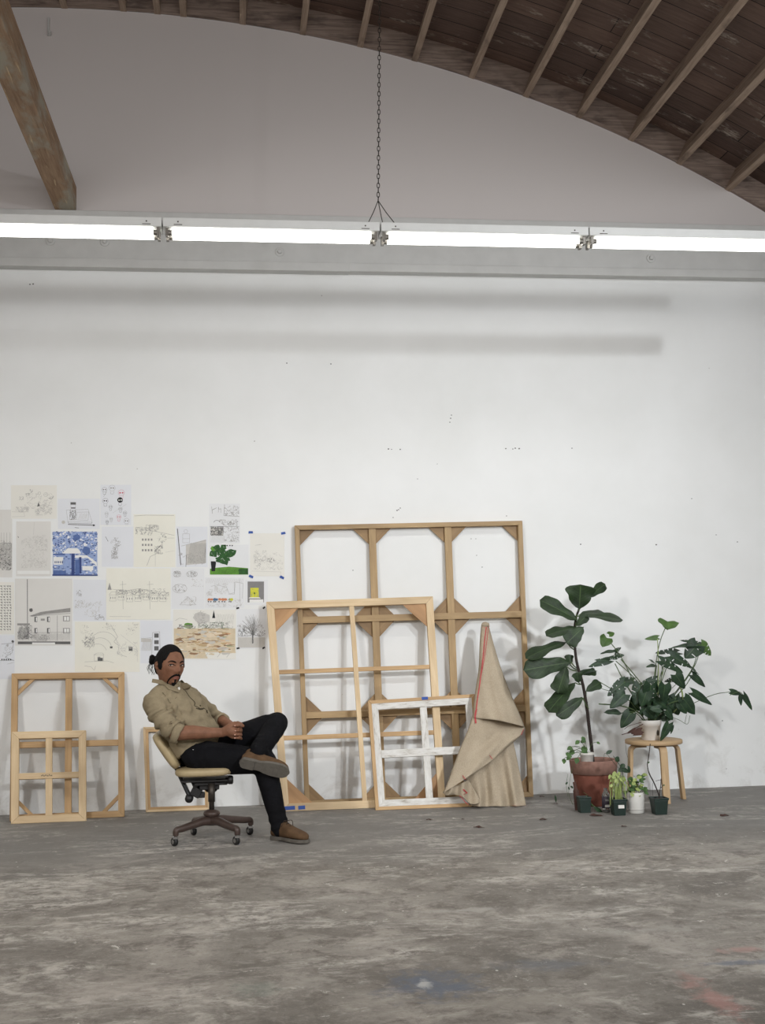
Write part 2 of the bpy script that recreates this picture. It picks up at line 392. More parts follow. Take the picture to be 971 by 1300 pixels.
    def build(s, name, mats, parent=None, smooth=False, origin=None):
        if not isinstance(mats, (list, tuple)): mats = [mats]
        me = bpy.data.meshes.new(name)
        if parent is not None: o0 = V(parent['_o']) if '_o' in parent else V(parent.location)
        elif origin is not None: o0 = V(origin)
        else:
            xs = [p.x for p in s.v]; ys = [p.y for p in s.v]; zs = [p.z for p in s.v]
            o0 = V(((min(xs)+max(xs))/2, (min(ys)+max(ys))/2, min(zs)))
        me.from_pydata([tuple(p-o0) for p in s.v], [], s.f)
        ul = me.uv_layers.new(name='UVMap'); k = 0
        flat = [c for u in s.uv for p in u for c in p]
        ul.data.foreach_set('uv', flat)
        for m in mats: me.materials.append(m)
        me.polygons.foreach_set('material_index', s.mi)
        me.polygons.foreach_set('use_smooth', [smooth]*len(s.f))
        me.update()
        o = bpy.data.objects.new(name, me); COL.objects.link(o)
        if parent is not None: o.parent = parent; ORG[o.name] = o0
        else: o.location = o0
        return o
ORG = {}
def origin_of(o):
    while o.parent: o = o.parent
    return o.location
def sub(g, name, mats, parent, smooth=False):
    """part or sub-part: vertices are given in world space, root is only translated"""
    o0 = V(origin_of(parent)) 
    me_o = g.build(name, mats, None, smooth, origin=o0)
    me_o.location = (0, 0, 0); me_o.parent = parent
    return me_o
def bevel(o, w=.003, seg=2):
    m = o.modifiers.new('bevel', 'BEVEL'); m.width = w; m.segments = seg; m.limit_method = 'ANGLE'; return o
def empty(name, loc):
    o = bpy.data.objects.new(name, None); COL.objects.link(o); o.location = loc; o.empty_display_size = .05; return o
def tag(o, label=None, cat=None, group=None, kind=None):
    if label: o['label'] = label
    if cat: o['category'] = cat
    if group: o['group'] = group
    if kind: o['kind'] = kind
    return o
def bake(o):
    """apply all modifiers"""
    dg = bpy.context.evaluated_depsgraph_get(); dg.update()
    me = bpy.data.meshes.new_from_object(o.evaluated_get(dg)); o.modifiers.clear(); old = o.data; o.data = me; me.name = o.name
    return o
def remesh(o, vox, it=4, fac=.5):
    m = o.modifiers.new('r', 'REMESH'); m.mode = 'VOXEL'; m.voxel_size = vox; m.use_smooth_shade = True
    if it:
        m2 = o.modifiers.new('s', 'SMOOTH'); m2.factor = fac; m2.iterations = it
    mats = list(o.data.materials)
    bake(o)
    o.data.materials.clear()
    for x in mats: o.data.materials.append(x)
    for p in o.data.polygons: p.use_smooth = True
    return o

# ------------------------------------------------------------------ room shell
ARC_C = V((-1.1153, 0, -4.5544)); ARC_R = 10.5575
XL, XR, YB = -7.7, 5.45, -17.5
def arc(x, r=ARC_R): return ARC_C.z+math.sqrt(r*r-(x-ARC_C.x)**2)
JD = .185
g = G(); g.prism([(XL-.1, YB-.1, -.1), (XR+.1, YB-.1, -.1), (XR+.1, .15, -.1), (XL-.1, .15, -.1)], (0, 0, .1))
tag(g.build('floor', M['floor'], origin=(0, 0, 0)), kind='structure')
def archwall(name, y, th):
    g = G(); n = 60; xs = [XL+(XR-XL)*i/n for i in range(n+1)]
    g.prism([(XL, y, 0), (XR, y, 0)]+[(x, y, arc(x)) for x in xs[::-1]], (0, th, 0), (1, 0, 0))
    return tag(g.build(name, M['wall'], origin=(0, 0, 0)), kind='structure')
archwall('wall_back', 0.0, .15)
g = G(); n = 40; xs = [XL+(XR-XL)*i/n for i in range(n+1)]
g.prism([(XL, YB, 0), (XR, YB, 0)]+[(x, YB, arc(x, ARC_R+JD)) for x in xs[::-1]], (0, -.15, 0), (1, 0, 0))
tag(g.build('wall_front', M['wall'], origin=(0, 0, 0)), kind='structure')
for nm, x, s in (('wall_left', XL, -1), ('wall_right', XR, 1)):
    g = G(); g.prism([(x, YB, 0), (x, .15, 0), (x, .15, arc(x)+JD*.6), (x, YB, arc(x)+JD*.6)], (.12*s, 0, 0))
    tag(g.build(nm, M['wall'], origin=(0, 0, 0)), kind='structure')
# ceiling boards
g = G(); n = 90; a0 = math.asin((XL-.1-ARC_C.x)/ARC_R); a1 = math.asin((XR+.1-ARC_C.x)/ARC_R)
def arcp(a, r, y): return V((ARC_C.x+r*math.sin(a), y, ARC_C.z+r*math.cos(a)))
b0 = 0
for i in range(n):
    t0 = a0+(a1-a0)*i/n; t1 = a0+(a1-a0)*(i+1)/n; R0 = ARC_R+JD
    b0 = len(g.v)
    g.v += [arcp(t0, R0, .15), arcp(t1, R0, .15), arcp(t1, R0, YB-.1), arcp(t0, R0, YB-.1), arcp(t0, R0+.03, .15), arcp(t1, R0+.03, .15), arcp(t1, R0+.03, YB-.1), arcp(t0, R0+.03, YB-.1)]
    u = lambda t, y: (t*R0, y)
    g.face([b0, b0+1, b0+2, b0+3], [u(t0, .15), u(t1, .15), u(t1, YB), u(t0, YB)])
    g.face([b0+7, b0+6, b0+5, b0+4], [u(t0, .15), u(t1, .15), u(t1, YB), u(t0, YB)])
ceil = tag(g.build('ceiling', M['roof'], origin=(0, 0, 0), smooth=True), kind='structure')
def arch_px(px):
    lo, hi = -60.0, 420.0
    for _ in range(50):
        mid = (lo+hi)/2; p = onY(px, mid, 0)
        if p.z > arc(p.x): lo = mid
        else: hi = mid
    p = onY(px, (lo+hi)/2, 0); return math.asin((p.x-ARC_C.x)/ARC_R)
angs = [arch_px(x) for x in (7, 82, 157, 200, 233, 308, 384, 457, 526, 598, 667, 734, 800, 861, 923)]
pitch = .42/ARC_R; a = angs[0]
while a-pitch > a0: a -= pitch; angs.insert(0, a)
a = angs[-1]
while a+pitch < a1: a += pitch; angs.append(a)
for k, a in enumerate(angs):
    g = G(); h = .024/ARC_R
    e = .05
    p = [arcp(a-h, ARC_R-.004, -.002), arcp(a+h, ARC_R-.004, -.002), arcp(a+h, ARC_R+JD, -.002), arcp(a-h, ARC_R+JD, -.002)]
    g.prism(p, (0, YB+.01, 0), (0, 1, 0))
    sub(g, 'ceiling_joist', M['joist'], ceil)
    if k+1 < len(angs):
        b2 = angs[k+1]; g = G(); m = 4
        lo_ = [arcp(a+h+(b2-a-2*h)*i/m, ARC_R+.0, -.002) for i in range(m+1)]; hi_ = [arcp(a+h+(b2-a-2*h)*i/m, ARC_R+JD, -.002) for i in range(m+1)]
        g.prism(lo_+hi_[::-1], (0, -.03-.03*random.random(), 0), (1, 0, 0)); sub(g, 'blocking_board', M['block'], ceil)

# white ledger beam along the wall
zb = 3.955; zt = 4.40
lb = empty('ledger_beam', (1.2, -.05, zb)); tag(lb, 'long white painted timber beam bolted along the wall behind the fluorescent lights', 'beam')
g = G(); g.box((-1.1, -.035, (zb+.075+zt)/2), XR-XL, .066, zt-zb-.075); o = bevel(sub(g, 'face_board', M['white'], lb), .004)
g = G(); g.box((-1.1-2.3, -.05, zb+.036), XR-XL-4.6, .096, .066); bevel(sub(g, 'lower_trim', M['white'], lb), .004)
g = G(); g.box((3.1, -.048, zb+.038), 4.6, .092, .062); bevel(sub(g, 'lower_trim', M['white'], lb), .004)
for px, py in ((64, 306), (133, 307), (355, 320), (826, 328)):
    c = onY(px, py, -.07); g = G(); rx = Matrix.Rotation(PI/2, 3, 'X')
    g.lathe([(.034, 0), (.034, .005), (.03, .007)], c, 20, axis=rx)
    g.lathe([(.018, .006), (.018, .02), (.014, .023)], c, 6, axis=rx); sub(g, 'bolt', M['white'], lb)
# heavy wooden beam, upper left
pl = onY(71, 267, 0); pr = onY(97, 267, 0); z0 = zt+.003
wb = G(); w_ = pr.x-pl.x
wb.prism([(pl.x, -.002, z0), (pr.x, -.002, z0), (pr.x, -.002, z0+.2), (pl.x, -.002, z0+.2)], (0, -17.3, 0), (0, 1, 0))
o = wb.build('timber_beam', M['beam']); tag(o, 'heavy rough brown timber beam crossing overhead at the upper left', 'beam'); bevel(o, .006)
# wall hook top left
c = onY(62, 35, 0); g = G(); g.box(c+V((0, -.012, 0)), .012, .022, .14); g.box(c+V((.012, -.03, -.06)), .014, .05, .02)
tag(g.build('wall_hook', M['white']), 'small white painted metal bracket high on the wall beside the timber beam', 'bracket')

# ------------------------------------------------------------------ hanging fluorescents
FY = -1.66; zh0, zh1 = 3.712, 3.768
xb = [onY(207, 290, FY).x, onY(480.5, 295, FY).x, onY(743, 302, FY).x]
seg = (xb[2]-xb[0])/2
bounds = [xb[0]-3*seg, xb[0]-2*seg, xb[0]-seg, xb[0], xb[0]+seg, xb[2], xb[2]+seg]  # two leftmost segments unseen, added so their shadows reach across the wall
flab = ['lit fluorescent strip light at the hidden left end of the hanging row', 'lit fluorescent strip light second from the hidden left end of the row',
        'lit fluorescent strip light at the far left of the hanging row',
        'lit fluorescent strip light, the one ending just left of the hanging chain',
        'lit fluorescent strip light, the one starting just right of the hanging chain',
        'lit fluorescent strip light at the right end of the hanging row']
fixtures = []
for k in range(6):
    x0, x1 = bounds[k]+.004, bounds[k+1]-.004; xm = (x0+x1)/2
    r = empty('fluorescent_light', (xm, FY, zh0)); tag(r, flab[k], 'light', 'strip lights hung in one row')
    g = G(); W = .085
    g.prism([(x0, FY-W, zh0), (x0, FY+W, zh0), (x0, FY+W-.03, zh1), (x0, FY-W+.0, zh1)], (x1-x0, 0, 0), (1, 0, 0)); bevel(sub(g, 'housing', M['enamel'], r), .003)
    for dx in (-.25, -.12, .12, .25):
        pass
    for yy in (FY-.042, FY+.042):
        g = G(); g.tube([(x0+.045, yy, zh0-.026), (x1-.045, yy, zh0-.026)], .0165, 14); tb = sub(g, 'lamp_tube', M['tube'], r, True)
        for xe, s in ((x0+.022, 1), (x1-.022, -1)):
            g = G(); g.box((xe, yy, zh0-.024), .016, .040, .052); g.tube([(xe, yy, zh0-.026), (xe+s*.03, yy, zh0-.026)], .0172, 12)
            sub(g, 'lamp_holder', M['steel'] if s else M['white'], r)
    for xe in (x0+.09, x1-.09):
        g = G(); g.box((xe, FY-W-.001, zh0+.012), .05, .003, .004); g.box((xe+.0, FY-W-.001, zh0+.03), .008, .003, .008); sub(g, 'knockout', M['darksteel'], r)
# chain + wires
def chain(px_top, px_bot, xbound, label, wires):
    top = onY(px_top[0], px_top[1], FY); bot = onY(px_bot[0], px_bot[1], FY)
    d = (top-bot).normalized(); zt_ = arc(top.x)+.0
    top = bot+d*((zt_-bot.z)/d.z)
    r = empty('hanging_chain', bot); tag(r, label, 'chain')
    g = G(); L = (top-bot).length; step = .030; n = int(L/step)
    sidev = V((1, 0, 0))
    for i in range(n):
        c = bot+d*(i*step+.02); s = V((1, 0, 0)) if i % 2 else V((0, 1, 0)); pts = []
        for j in range(9):
            a = 2*PI*j/8; pts.append(c+s*math.cos(a)*.0085+d*math.sin(a)*.019)
        g.tube(pts, .0026, 5, cap=False)
    sub(g, 'chain_links', M['darksteel'], r, True)
    for wp in wires:
        g = G(); e = V(wp); g.tube([bot+V((0, 0, .012)), (bot+e)/2, e], .0028, 6); sub(g, 'support_wire', M['darksteel'], r)
cb = onY(480, 257, FY)
chain((481.5, 50), (480, 257), 0, 'thin dark metal chain dropping from the roof to the middle of the strip lights',
      [(onY(466, 282, FY).x, FY-.08, zh1), (onY(498, 283, FY).x, FY-.08, zh1), (onY(489, 281, FY).x, FY+.06, zh1)])
xe = bounds[6]-.12
c2 = V((xe, FY, zh1+.14))
# wire at the far right edge, fixed to a joist
p = onY(965, 92, -.9); g = G(); g.tube([onY(964.5, 91, -.9), onY(968, 104, -.9), onY(970.5, 118, -.9), onY(974, 150, -.9)], .0035, 6); g.ball(p, .012)
tag(g.build('hanging_wire', M['chrome']), 'short silvery wire hanging from a ceiling joist at the right edge', 'wire')

# ------------------------------------------------------------------ stretcher frames
def frame(name_label, cat, corners, Yb, Yt, th, group=None):
    """corners px: TL, TR, BR, BL of the front face. returns root, P(s,t,d), W, Hh"""
    BL = onY(*corners[3], Yb); BR = onY(*corners[2], Yb); BL.z = BR.z = .002
    TL = onY(*corners[0], Yt); TR = onY(*corners[1], Yt)
    W = ((BR-BL).length+(TR-TL).length)/2; Hh = ((TL-BL).length+(TR-BR).length)/2
    nrm = (BR-BL).cross(TL-BL).normalized()      # toward the camera (-Y)
    if nrm.y > 0: nrm = -nrm
    def P(s, t, d=0):
        u, v = s/W, t/Hh
        return BL*(1-u)*(1-v)+BR*u*(1-v)+TR*u*v+TL*(1-u)*v - nrm*d
    root = empty('canvas_stretcher', (BL+BR)/2); tag(root, name_label, cat, group)
    return root, P, W, Hh, nrm
def bars(root, P, nrm, name, poly, d0, d1, mat, axis, bev=.0015):
    g = G(); pts = [P(s, t, d0) for s, t in poly]
    ax = P(1, .5)-P(0, .5) if axis == 'x' else P(.5, 1)-P(.5, 0) if axis == 'y' else None
    g.prism(pts, -nrm*(d1-d0), ax); o = sub(g, name, mat, root)
    if bev: bevel(o, bev)
    return o
def outer(root, P, nrm, W, H, w, th, mat, d0=0):
    gp = .0007
    bars(root, P, nrm, 'bottom_rail', [(0, 0), (W, 0), (W-w-gp, w), (w+gp, w)], d0, th, mat, 'x')
    bars(root, P, nrm, 'top_rail', [(0, H), (W, H), (W-w-gp, H-w), (w+gp, H-w)], d0, th, mat, 'x')
    bars(root, P, nrm, 'side_rail', [(0, gp), (w, w+gp), (w, H-w-gp), (0, H-gp)], d0, th, mat, 'y')
    bars(root, P, nrm, 'side_rail', [(W, gp), (W-w, w+gp), (W-w, H-w-gp), (W, H-gp)], d0, th, mat, 'y')
def hbar(root, P, nrm, name, t, w, s0, s1, d0, d1, mat): bars(root, P, nrm, name, [(s0, t-w/2), (s1, t-w/2), (s1, t+w/2), (s0, t+w/2)], d0, d1, mat, 'x')
def vbar(root, P, nrm, name, s, w, t0, t1, d0, d1, mat): bars(root, P, nrm, name, [(s-w/2, t0), (s+w/2, t0), (s+w/2, t1), (s-w/2, t1)], d0, d1, mat, 'y')
def gus(root, P, nrm, s, t, ds, dt, d0, d1, mat, name='corner_gusset'):
    bars(root, P, nrm, name, [(s, t), (s+ds, t), (s, t+dt)], d0, d1, mat, None, .001)

# F1 largest
r, P, W, H, N_ = frame('largest canvas stretcher of aged wood with three columns, tallest against the wall', 'stretcher frame',
    [(374, 667), (663, 661), (677, 1006), (387, 1018)], -.13, -.055, .04)
w = .034
outer(r, P, N_, W, H, w, .045, M['aged'])
c1, c2 = W*.335, W*.668; r1, r2 = H*.655, H*.315
for s in (c1, c2): vbar(r, P, N_, 'upright_bar', s, .052, w, H-w, .012, .04, M['aged'])
for t in (r1, r2): hbar(r, P, N_, 'cross_bar', t, .048, w, W-w, .004, .030, M['aged'])
cs = [(w, c1-.026), (c1+.026, c2-.026), (c2+.026, W-w)]; rs = [(w, r2-.024), (r2+.024, r1-.024), (r1+.024, H-w)]
gg = .115
for (sa, sb) in cs:
    for (ta, tb_) in rs:
        for (s, ds) in ((sa, gg), (sb, -gg)):
            for (t, dt) in ((ta, gg), (tb_, -gg)):
                gus(r, P, N_, s, t, ds, dt, .034, .044, M['ply2'])
# F2 medium
r, P, W, H, N_ = frame('tall pale pine canvas stretcher with a thin cross, leaning on the largest one', 'stretcher frame',
    [(338, 764), (549.5, 757), (566, 1025), (358, 1030)], -.36, -.125, .04)
w = .053; outer(r, P, N_, W, H, w, .038, M['pine'])
# inner lip
for (s, ds) in ((w, .17), (W-w, -.17)):
    gus(r, P, N_, s, H-w, ds, -.17, .012, .02, M['ply']); gus(r, P, N_, s, w, ds, .17, .012, .02, M['ply'])
vbar(r, P, N_, 'upright_bar', W*.505, .034, w, H-w, .002, .022, M['pine'])
hbar(r, P, N_, 'cross_bar', H*.655, .03, w, W-w, .010, .032, M['pine2']); hbar(r, P, N_, 'cross_bar', H*.34, .032, w, W-w, .010, .032, M['pine2'])
for s0, s1 in ((.02, .095), (.118, .168)):
    bars(r, P, N_, 'blue_tape', [(s0, .008), (s1, .010), (s1, .036), (s0, .034)], -.0015, -.0005, M['tapeb'], 'x', 0)
# F3 small whitewashed
r, P, W, H, N_ = frame('small stretcher with a whitewashed inner cross standing in front, beside the linen cloth', 'stretcher frame',
    [(467, 889.5), (602.5, 881), (612, 1021), (477, 1029.5)], -.47, -.275, .04)
w = .024; outer(r, P, N_, W, H, w, .03, M['pine2'])
w2 = .046
bars(r, P, N_, 'inner_rail', [(w, w), (W-w, w), (W-w-w2, w+w2), (w+w2, w+w2)], .002, .024, M['whitewash'], 'x')
bars(r, P, N_, 'inner_rail', [(w, H-w), (W-w, H-w), (W-w-w2, H-w-w2), (w+w2, H-w-w2)], .002, .024, M['whitewash'], 'x')
bars(r, P, N_, 'inner_rail', [(w, w), (w+w2, w+w2), (w+w2, H-w-w2), (w, H-w)], .002, .024, M['whitewash'], 'y')
bars(r, P, N_, 'inner_rail', [(W-w, w), (W-w-w2, w+w2), (W-w-w2, H-w-w2), (W-w, H-w)], .002, .024, M['whitewash'], 'y')
vbar(r, P, N_, 'upright_bar', W*.51, .05, w+w2, H-w-w2, .004, .02, M['whitewash']); hbar(r, P, N_, 'cross_bar', H*.5, .055, w+w2, W-w-w2, -.001, .019, M['whitewash'])
bars(r, P, N_, 'blue_tape', [(W*.5, H-.02), (W*.5+.045, H-.02), (W*.5+.045, H+.002), (W*.5, H+.002)], -.0015, -.0005, M['tapeb'], 'x', 0)
# F4 left large
def braces(r, P, N_, W, H, w, L, bw, mat, d0, d1):
    for s, sg in ((w, 1), (W-w, -1)):
        for t, tg in ((w, 1), (H-w, -1)):
            bars(r, P, N_, 'corner_brace', [(s, t+tg*(L-bw)), (s, t+tg*L), (s+sg*L, t), (s+sg*(L-bw), t)], d0, d1, mat, None)
r, P, W, H, N_ = frame('honey coloured stretcher with diagonal corner braces at the far left against the wall', 'stretcher frame',
    [(14.7, 855), (157.6, 853), (157.8, 1037.5), (12, 1042)], -.31, -.05, .04)
w = .042; outer(r, P, N_, W, H, w, .035, M['pine2']); braces(r, P, N_, W, H, w, .115, .035, M['pine2'], .012, .03)
vbar(r, P, N_, 'upright_bar', W*.505, .046, w, H-w, .003, .022, M['pine2']); hbar(r, P, N_, 'cross_bar', H*.505, .042, w, W-w, .008, .03, M['pine2'])
# F5 left front
r, P, W, H, N_ = frame('short pale stretcher with a four pane cross, frontmost at the far left', 'stretcher frame',
    [(14.5, 929), (109, 927), (109.3, 1042.6), (13.8, 1046)], -.43, -.205, .04)
w = .05; outer(r, P, N_, W, H, w, .03, M['pine'])
vbar(r, P, N_, 'upright_bar', W*.5, .045, w, H-w, .004, .022, M['pine']); hbar(r, P, N_, 'cross_bar', H*.505, .042, w, W-w, -.001, .018, M['pine'])
g = G()
for i in range(9):
    s = W*.40+i*.0085; t = H*.505+.003*math.sin(i*2.3)
    g.prism([P(s, t-.004, -.0026), P(s+.005, t-.004, -.0026), P(s+.006, t+.004, -.0026), P(s+.001, t+.004, -.0026)], N_*.0004)
sub(g, 'pencil_marking', M['darksteel'], r)
# F6 behind the chair
r, P, W, H, N_ = frame('low narrow-edged stretcher standing against the wall behind the office chair', 'stretcher frame',
    [(181.8, 923), (263, 922), (266.5, 1028.5), (185, 1031.8)], -.15, -.04, .04)
outer(r, P, N_, W, H, .016, .03, M['pine']); 
g = .016
for nm, poly, ax in (('inner_lip', [(g, g), (W-g, g), (W-g-.018, g+.018), (g+.018, g+.018)], 'x'), ('inner_lip', [(g, H-g), (W-g, H-g), (W-g-.018, H-g-.018), (g+.018, H-g-.018)], 'x'),
                     ('inner_lip', [(g, g), (g+.018, g+.018), (g+.018, H-g-.018), (g, H-g)], 'y'), ('inner_lip', [(W-g, g), (W-g-.018, g+.018), (W-g-.018, H-g-.018), (W-g, H-g)], 'y')):
    bars(r, P, N_, nm, poly, .004, .026, M['pine2'], ax, .0008)

# ------------------------------------------------------------------ linen cloth
def zc(x, y): return (550+x/5.0, 780+y/5.0)
def resample(pl, n):
    L = [0]
    for i in range(1, len(pl)): L.append(L[-1]+math.dist(pl[i-1], pl[i]))
    out = []
    for k in range(n):
        d = L[-1]*k/(n-1); i = 0
        while i < len(L)-2 and L[i+1] < d: i += 1
        t = (d-L[i])/max(L[i+1]-L[i], 1e-6); out.append((pl[i][0]+(pl[i+1][0]-pl[i][0])*t, pl[i][1]+(pl[i+1][1]-pl[i][1])*t))
    return out
def smoothline(pl, it=2):
    for _ in range(it):
        o = [pl[0]]
        for a, b in zip(pl[:-1], pl[1:]):
            o.append((a[0]*.75+b[0]*.25, a[1]*.75+b[1]*.25)); o.append((a[0]*.25+b[0]*.75, a[1]*.25+b[1]*.75))
        o.append(pl[-1]); pl = o
    return pl
def ypl(py):        # leaning line of the cloth: nearer to the lens lower down
    t = min(1, max(0, (py-792)/(1024-792))); return -.215+(-.56+.215)*t
def cloth(name, left, right, top, bot, nr, nc, depth, mat, parent, back=0.0):
    """Coons patch in the picture of the cloth's outline, lifted to its own depth"""
    Lf = resample(smoothline(left), nr); Rt = resample(smoothline(right), nr); Tp = resample(smoothline(top), nc); Bt = resample(smoothline(bot), nc)
    rows = []
    for i in range(nr):
        t = i/(nr-1); row = []
        for j in range(nc):
            s = j/(nc-1)
            x = (1-s)*Lf[i][0]+s*Rt[i][0]+(1-t)*Tp[j][0]+t*Bt[j][0]-((1-s)*(1-t)*Tp[0][0]+s*(1-t)*Tp[-1][0]+(1-s)*t*Bt[0][0]+s*t*Bt[-1][0])
            y = (1-s)*Lf[i][1]+s*Rt[i][1]+(1-t)*Tp[j][1]+t*Bt[j][1]-((1-s)*(1-t)*Tp[0][1]+s*(1-t)*Tp[-1][1]+(1-s)*t*Bt[0][1]+s*t*Bt[-1][1])
            px, py = zc(x, y); Y = ypl(py)+depth(s, t, x, y)
            p = onY(px, py, Y); p.z = max(p.z, .003)
            row.append(p)
        rows.append(row)
    g = G(); g.grid(rows); o = sub(g, name, mat, parent, True)
    m = o.modifiers.new('thick', 'SOLIDIFY'); m.thickness = .003; m.offset = 1
    return o, rows
base = onY(*zc(400, 1216), -.56); base.z = 0
cl = empty('linen_cloth', base); tag(cl, 'beige raw linen cloth hanging to a point over the stretcher frames, with red selvedge', 'cloth')
def gs(x, c, w): return math.exp(-((x-c)/w)**2)
def dU(s, t, x, y):
    b = -(.03+.085*t)*math.sqrt(max(0, 1-(2*s-1)**2))
    return b-.012*math.sin(s*9+t*2)*t*(1-.3*t)-.006*math.sin(s*21-t*5)*t - .02*gs(t, 1, .15)*s
U, Ur = cloth('upper_drape', [(305, 62), (300, 100), (292, 200), (290, 330), (272, 450), (255, 560), (247, 655)],
      [(352, 66), (360, 100), (388, 205), (425, 330), (470, 450), (520, 570), (560, 660), (580, 714)],
      [(305, 62), (318, 52), (338, 52), (352, 66)],
      [(247, 655), (300, 662), (370, 666), (430, 676), (500, 692), (580, 714)], 60, 40, dU, M['linen'], cl)
def dM(s, t, x, y):
    b = -.035-.05*math.sqrt(max(0, 1-(2*s-1)**2))
    b += .075*gs(t, 0, .16)*gs(s, .62, .42)*1.2            # pocket under the hem
    b -= .02*math.exp(-((y-(1010-.42*x)-0)/40)**2)*(1-s)   # crease
    return b-.014*math.sin(t*7+s*4)*(1-.6*s)-.005*math.sin(s*16+t*9)
Md, Mr = cloth('middle_fold', [(248, 640), (225, 720), (165, 860), (120, 980), (78, 1100), (62, 1130)],
      [(582, 712), (578, 728), (560, 765), (505, 815)],
      [(248, 640), (330, 655), (470, 672), (582, 712)],
      [(62, 1130), (110, 1105), (200, 1045), (290, 985), (370, 930), (440, 870), (505, 815)], 60, 56, dM, M['linen'], cl)
def dL(s, t, x, y):
    f = .035*math.sin((s*5.2+.3)*PI*1.15+.5*math.sin(t*3))*(.45+.55*t)
    return .012-.02*math.sqrt(max(0, 1-(2*s-1)**2))+f*.8-.01*math.sin(s*31+t*2)*t
Lw, Lr = cloth('lower_drape', [(205, 1035), (225, 1100), (232, 1160), (222, 1212)],
      [(508, 810), (528, 900), (548, 1000), (568, 1100), (590, 1212)],
      [(205, 1035), (300, 970), (400, 890), (508, 810)],
      [(222, 1212), (300, 1222), (400, 1216), (500, 1222), (590, 1212)], 60, 80, dL, M['linen'], cl)
def dC(s, t, x, y): return -.02-.03*math.sin(s*PI)+.02*math.sin(s*14+t*5)
Cn, Cr = cloth('corner_fold', [(62, 1128), (66, 1142), (90, 1150)], [(225, 1050), (270, 1130), (310, 1192)],
      [(62, 1128), (120, 1098), (225, 1050)], [(90, 1150), (150, 1142), (200, 1165), (240, 1212), (310, 1192)], 24, 30, dC, M['linen'], cl)
def strip(name, pts, w, off):
    g = G(); P3 = []
    for x, y in resample(smoothline(pts, 1), 26):
        px, py = zc(x, y); P3.append((px, py))
    rows = []
    bv = {}
    for px, py in P3:
        best = None
        for rr in (Ur, Mr, Lr, Cr): pass
        h = hitcloth(px, py); rows.append([h[0]+V((-w/2, -off, 0)), h[0]+V((w/2, -off, 0))])
    g.grid(rows); return sub(g, name, M['red'], cl)
def rows_bvh(lst):
    vs = []; fs = []
    for rows in lst:
        b = len(vs); c = len(rows[0])
        for r_ in rows: vs += r_
        for i in range(len(rows)-1):
            for j in range(c-1): fs.append((b+i*c+j, b+i*c+j+1, b+(i+1)*c+j+1, b+(i+1)*c+j))
    return BVHTree.FromPolygons(vs, fs)
_cb = rows_bvh([Ur, Mr, Lr, Cr])
def hitcloth(px, py):
    d = ray(px, py).normalized(); h = _cb.ray_cast(CAM, d)
    if h[0] is None: return (onY(px, py, ypl(py)-.06),)
    return h
strip('red_selvedge', [(336, 80), (325, 160), (318, 250), (304, 360), (293, 450), (276, 560), (268, 640)], .008, .005)
strip('red_selvedge', [(348, 90), (335, 200), (322, 290), (300, 400)], .004, .005)
strip('red_selvedge', [(272, 600), (262, 640), (268, 690)], .012, .012)
strip('red_thread', [(184, 1020), (193, 1036), (204, 1048)], .006, .012); strip('red_thread', [(355, 893), (363, 904), (372, 916)], .006, .012)
strip('red_selvedge', [(188, 1108), (200, 1122), (214, 1132), (190, 1140)], .012, .014)
strip('red_selvedge', [(165, 1148), (185, 1170), (205, 1195), (230, 1212)], .006, .012)
strip('red_selvedge', [(500, 1212), (545, 1216), (588, 1213)], .01, .008)
strip('red_selvedge', [(572, 728), (562, 748), (556, 764)], .005, .012)
g = G(); c = onY(*zc(329, 66), -.235); g.ball(c, .028, .026, .022, n=16); g.ball(c+V((.012, -.004, .0)), .02, .024, .018, n=14); sub(g, 'bunched_tip', M['linen'], cl, True)
strip('red_selvedge', [(310, 78), (322, 86), (345, 84), (352, 74)], .005, .03)

# ------------------------------------------------------------------ drawings taped to the wall
INK = {'pl': plain('light_pencil', rgb(190, 188, 184), .9, .05), 'pm': plain('mid_pencil', rgb(152, 150, 147), .9, .08),
       'pd': plain('dark_pencil', rgb(100, 99, 99), .9, .1), 'k': plain('black_ink', rgb(34, 34, 36), .9, .1), 'r': plain('red_ink', rgb(196, 84, 100), .9, .1),
       'b1': plain('blue_print', rgb(86, 108, 160), .9, .15), 'b2': plain('light_blue_print', rgb(150, 168, 208), .9, .1), 'b3': plain('deep_blue_print', rgb(58, 74, 126), .9, .1),
       'g1': plain('deep_green_paint', rgb(48, 88, 46), .9, .3), 'g2': plain('grass_green_paint', rgb(96, 146, 56), .9, .2),
       'o': plain('ochre_wash', rgb(190, 164, 128), .9, .12), 'o2': plain('brown_wash', rgb(150, 118, 90), .9, .15), 'o3': plain('sand_wash', rgb(212, 196, 168), .9, .08),
       'or': plain('orange_wash', rgb(206, 136, 100), .9, .1), 'bl': plain('slate_blue_paint', rgb(84, 116, 148), .9, .1), 'y': plain('yellow_paint', rgb(208, 206, 72), .9, .1),
       'gr': plain('grey_card', rgb(132, 130, 130), .9, .05), 'w': plain('paper_white', rgb(232, 232, 230), .9, .02), 'gp': plain('pencil_grey_wash', rgb(198, 195, 190), .9, .04),
       'warmw': plain('warm_wash', rgb(222, 206, 182), .9, .05), 'g3': plain('grey_green', rgb(150, 160, 130), .9, .1)}
PAP = {'white': plain('white_paper', rgb(226, 227, 229), .85, .015, 6), 'cool': plain('cool_white_paper', rgb(223, 225, 230), .85, .015, 6),
       'cream': plain('cream_paper', rgb(232, 230, 219), .85, .02, 6), 'grey': plain('grey_shaded_paper', rgb(219, 217, 213), .85, .02, 6),
       'warm': plain('warm_white_paper', rgb(229, 227, 220), .85, .015, 6)}
IK = list(INK.keys())
